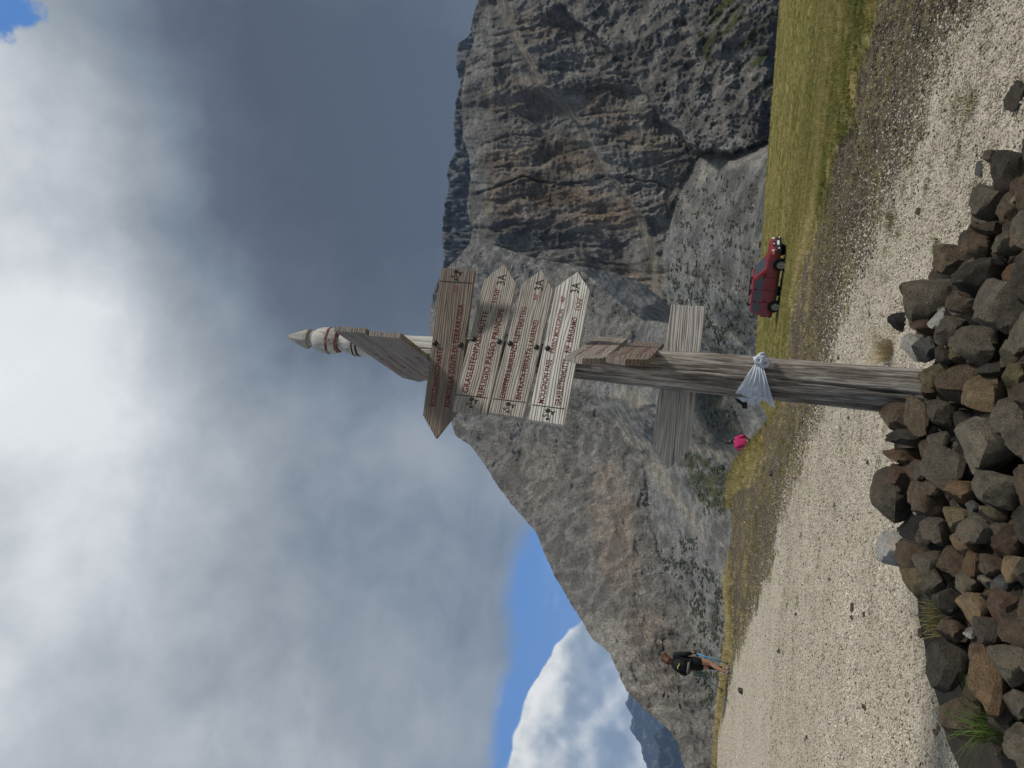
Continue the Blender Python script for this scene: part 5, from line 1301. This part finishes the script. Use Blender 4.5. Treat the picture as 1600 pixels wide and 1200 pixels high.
# ------------------------------------------------------------------ red car
def build_car():
    c = hit(1216, 436); D0 = 43.5
    print('car hit', c)
    yaw = R(-39)
    c = np.array(at(1206, 434, D0)); c[2] = float(terrain(c[0], c[1]))
    fx = np.array([math.cos(yaw), math.sin(yaw)]); ly = np.array([-math.sin(yaw), math.cos(yaw)])
    h = lambda p: float(terrain(p[0], p[1]))
    zf = (h(c[:2]+fx*1.3+ly*.75)+h(c[:2]+fx*1.3-ly*.75))/2; zr = (h(c[:2]-fx*1.3+ly*.75)+h(c[:2]-fx*1.3-ly*.75))/2
    zl = (h(c[:2]+fx*1.3+ly*.75)+h(c[:2]-fx*1.3+ly*.75))/2; zg = (h(c[:2]+fx*1.3-ly*.75)+h(c[:2]-fx*1.3-ly*.75))/2
    X = Vector((fx[0], fx[1], (zf-zr)/2.6)).normalized(); Yv = Vector((ly[0], ly[1], (zl-zg)/1.5)); Zv = X.cross(Yv).normalized(); Yv = Zv.cross(X)
    root = empty('parked_car', (0, 0, 0)); root.matrix_world = Matrix(((X[0], Yv[0], Zv[0], c[0]), (X[1], Yv[1], Zv[1], c[1]), (X[2], Yv[2], Zv[2], (zf+zr)/2-.11), (0, 0, 0, 1)))
    tag(root, 'dark red off-road estate car with roof rails parked on the grass', 'car')
    red, g = new_mat('red_paint', .28, .5); g.bsdf.inputs['Coat Weight'].default_value = .25; g.bsdf.inputs['Coat Roughness'].default_value = .08
    dirt = g.noise(g.co(), 4, 5, .6); sp = g.n('ShaderNodeSeparateXYZ'); g.link(g.co(), sp.inputs[0])
    g.color(g.mix(g.math('MULTIPLY', g.remap(sp.outputs[2], .75, .35), g.remap(dirt, .35, .7, .05, .5)), (.215, .006, .012), (.15, .09, .06)))
    black = plain('black_plastic', (.022, .023, .026), .6, .35, 0, .25, 8); navy = plain('bumper_plastic', (.026, .030, .040), .5, .4, 0, .2, 8); rubber = plain('tyre_rubber', (.018, .017, .016), .9, .15); alloy = plain('wheel_steel', (.34, .32, .29), .4, .5, .6); white = plain('plate_white', (.75, .76, .76), .5, .4)
    lampm, lg = new_mat('lamp_glass', .12, .6); lg.color((.80, .82, .84)); glass, gg = new_mat('dark_glass', .06, .7); gg.color((.030, .040, .042)); gg.bsdf.inputs['Coat Weight'].default_value = .5
    seam = plain('seam', (.02, .004, .005), .8, .1)
    def loft(name, st, m, close=True, bev=False, smooth=True):
        V = []; n = len(st[0])
        for s in st: V += s
        F = []
        for i in range(len(st)-1):
            for k in range(n): F.append((i*n+k, i*n+(k+1) % n, (i+1)*n+(k+1) % n, (i+1)*n+k))
        bm = bmesh.new(); vs = [bm.verts.new(v) for v in V]
        for f in F: bm.faces.new([vs[q] for q in f])
        bm.faces.new([vs[k] for k in range(n)][::-1]); bm.faces.new([vs[(len(st)-1)*n+k] for k in range(n)])
        bmesh.ops.recalc_face_normals(bm, faces=bm.faces); me = bm_mesh(name, bm, m, smooth); me.set_sharp_from_angle(angle=R(30)); return put(name, me, root)
    def sec(x, hw, lo, mid, sh, top):
        half = [(hw*.86, lo), (hw*.985, lo+.12), (hw, mid), (hw*.985, sh-.10), (hw*.93, sh), (hw*.55, top), (0, top+.012)]
        return [(x, y, z) for y, z in half]+[(x, -y, z) for y, z in half[-2::-1]]
    loft('body', [sec(2.03, .66, .52, .66, .80, .82), sec(1.98, .78, .44, .64, .88, .90), sec(1.80, .835, .40, .64, .945, .965), sec(1.35, .86, .38, .64, .99, 1.01), sec(.95, .87, .36, .65, 1.03, 1.06), sec(.5, .872, .35, .66, 1.04, 1.06), sec(-.8, .872, .35, .66, 1.05, 1.07), sec(-1.6, .868, .38, .66, 1.06, 1.08), sec(-1.92, .845, .44, .66, 1.06, 1.07), sec(-2.02, .79, .52, .66, 1.02, 1.03)], red)
    # cabin
    def ring(z, xf, xr, hw, r=.10):
        return [(xf, -hw+.10, z), (xf-.05, -hw+.02, z), (xf-.16, -hw, z), (xr+.12, -hw, z), (xr+.03, -hw+.03, z), (xr, -hw+.12, z), (xr, hw-.12, z), (xr+.03, hw-.03, z), (xr+.12, hw, z), (xf-.16, hw, z), (xf-.05, hw-.02, z), (xf, hw-.10, z)]
    loft('cabin', [ring(1.03, 1.02, -1.98, .81), ring(1.20, .80, -1.96, .785), ring(1.52, .36, -1.88, .70), ring(1.60, .22, -1.82, .66), ring(1.645, -.02, -1.68, .56), ring(1.66, -.3, -1.4, .35)], red)
    def pane(name, pts, off, m=glass, th=.012):
        bm = bmesh.new(); P = [Vector(p) for p in pts]; n = (P[1]-P[0]).cross(P[-1]-P[0]).normalized(); o = Vector(off)
        if n.dot(o) < 0: n = -n
        f = bm.faces.new([bm.verts.new(p-n*.006) for p in P]); r = bmesh.ops.extrude_face_region(bm, geom=[f]); bmesh.ops.translate(bm, vec=n*(th+.004), verts=[v for v in r['geom'] if isinstance(v, bmesh.types.BMVert)])
        bmesh.ops.recalc_face_normals(bm, faces=bm.faces); return put(name, bm_mesh(name, bm, m), root)
    hw = lambda z: float(np.interp(z, [1.03, 1.2, 1.52, 1.6], [.81, .785, .70, .66]))
    xf = lambda z: float(np.interp(z, [1.03, 1.2, 1.52, 1.6], [1.02, .80, .36, .22])); xr = lambda z: float(np.interp(z, [1.03, 1.2, 1.52, 1.6], [-1.98, -1.96, -1.88, -1.82]))
    for s in (-1, 1):
        side = lambda pts: [(x, s*hw(z), z) for x, z in pts]
        pane('side_window', side([(.60, 1.12), (.17, 1.50), (-.30, 1.515), (-.30, 1.11)]), (0, s, .2)); pane('side_window', side([(-.40, 1.11), (-.40, 1.515), (-1.05, 1.515), (-1.08, 1.11)]), (0, s, .2)); pane('side_window', side([(-1.20, 1.12), (-1.16, 1.51), (-1.66, 1.50), (-1.78, 1.13)]), (0, s, .2))
        pane('door_pillar', side([(-.305, 1.09), (-.305, 1.53), (-.395, 1.53), (-.395, 1.09)]), (0, s, .2), black, .008); pane('door_pillar', side([(-1.09, 1.09), (-1.06, 1.53), (-1.155, 1.53), (-1.19, 1.09)]), (0, s, .2), black, .008)
        pane('quarter_trim', side([(.66, 1.09), (.60, 1.13), (.42, 1.12), (.42, 1.09)]), (0, s, .2), black, .008)
    pane('windscreen', [(xf(1.08), -.64, 1.08), (xf(1.53), -.56, 1.53), (xf(1.53), .56, 1.53), (xf(1.08), .64, 1.08)], (1, 0, .5)); pane('rear_window', [(xr(1.15), -.62, 1.15), (xr(1.53), -.54, 1.53), (xr(1.53), .54, 1.53), (xr(1.15), .62, 1.15)], (-1, 0, .2))
    def box(name, cc, s, m, bev=.02, par=None, rot=(0, 0, 0)):
        bm = bmesh.new(); bmesh.ops.create_cube(bm, size=1)
        for v in bm.verts: v.co = Vector((v.co.x*s[0], v.co.y*s[1], v.co.z*s[2]))
        if bev: bmesh.ops.bevel(bm, geom=list(bm.edges), offset=min(bev, min(s)*.4), segments=2, affect='EDGES')
        o = put(name, bm_mesh(name, bm, m), par or root, cc); o.rotation_euler = rot; return o
    box('front_bumper', (1.99, 0, .53), (.26, 1.66, .27), navy, .07); box('rear_bumper', (-1.99, 0, .55), (.22, 1.64, .22), navy, .06); box('grille', (2.02, 0, .755), (.06, .72, .12), black, .02); box('emblem', (2.055, 0, .76), (.015, .10, .07), lampm, .01)
    box('number_plate', (2.125, 0, .56), (.015, .46, .115), white, .004)
    for s in (-1, 1):
        box('headlight', (1.965, s*.585, .785), (.12, .34, .15), lampm, .03, None, (0, 0, -s*.18)); box('indicator', (1.885, s*.785, .775), (.14, .05, .12), plain('amber', (.75, .40, .12), .3, .5), .02)
        box('fog_lamp', (2.115, s*.60, .52), (.03, .16, .08), lampm, .015); box('tail_light', (-2.0, s*.76, .85), (.06, .12, .36), plain('tail_red', (.35, .01, .01), .25, .5), .02)
        box('side_moulding', (-.05, s*.878, .62), (1.9, .02, .085), red, .008); box('sill', (-.05, s*.83, .38), (1.95, .06, .12), black, .02)
        for x in (.50, -.30, -1.05): box('door_seam', (x, s*.874, .80), (.012, .012, .50), seam, 0)
        for x in (-.18, -.95): box('door_handle', (x, s*.885, .93), (.15, .025, .035), black, .008)
        mr = box('mirror', (.58, s*.97, 1.12), (.10, .20, .14), black, .03)
        for x in (.62,): box('indicator', (x+.25, s*.882, .80), (.05, .015, .03), plain('amber_small', (.7, .35, .08), .3, .5), .004)
        rl = box('roof_rail', (-.62, s*.53, 1.735), (1.80, .035, .03), black, .01)
        for x in (.22, -.55, -.70, -1.45): box('rail_foot', (x+.62-.0, 0, -.045), (.12, .045, .085), black, .012, rl)
        for x in (1.28, -1.28):
            # flared arch
            V = []; F = []; n = 18
            for k in range(n+1):
                a = math.pi*(-.06+1.12*k/n); ca, sa = math.cos(a), math.sin(a)
                for (rr, yy) in ((.345, .80), (.345, .892), (.385, .886), (.40, .85)): V.append((x+rr*ca, s*yy, .37+rr*sa))
            for k in range(n):
                for q in range(3): F.append((k*4+q, k*4+q+1, k*4+q+5, k*4+q+4))
            put('wheel_arch', mesh_np('wheel_arch', V, F, black), root)
            put('wheel_well', mesh_np('wheel_well', [(x+.342*math.cos(t), s*.874, .37+.342*math.sin(t)) for t in np.linspace(0, 2*math.pi, 25)[:-1]], [tuple(range(24))], rubber, False), root)
            w = empty('wheel', (0, 0, 0)); w.parent = root; w.location = (x, s*.80, .335)
            prof = [(.19, -.10), (.285, -.115), (.315, -.09), (.322, 0), (.315, .09), (.285, .115), (.19, .10)]; th = np.linspace(0, 2*math.pi, 33)[:-1]
            V = [(r0*math.cos(t), y0, r0*math.sin(t)) for (r0, y0) in prof for t in th]; i = np.arange(7*32).reshape(7, 32); j = np.roll(i, -1, 1)
            put('tyre', mesh_np('tyre', V, np.stack([i[:-1], j[:-1], j[1:], i[1:]], -1).reshape(-1, 4), rubber), w)
            V = []; F = []; n = 40
            for k in range(n):
                t = 2*math.pi*k/n; spoke = .5+.5*math.cos(5*t)
                for (rr, yy) in ((.205, .105), (.175, .100), (.15, .06+.045*spoke), (.07, .075+.035*spoke), (.02, .108)): V.append((rr*math.cos(t), s*yy, rr*math.sin(t)))
            for k in range(n):
                for q in range(4): a = k*5+q; b = ((k+1) % n)*5+q; F.append((a, b, b+1, a+1))
            put('rim', mesh_np('rim', V, F, alloy), w)
build_car()
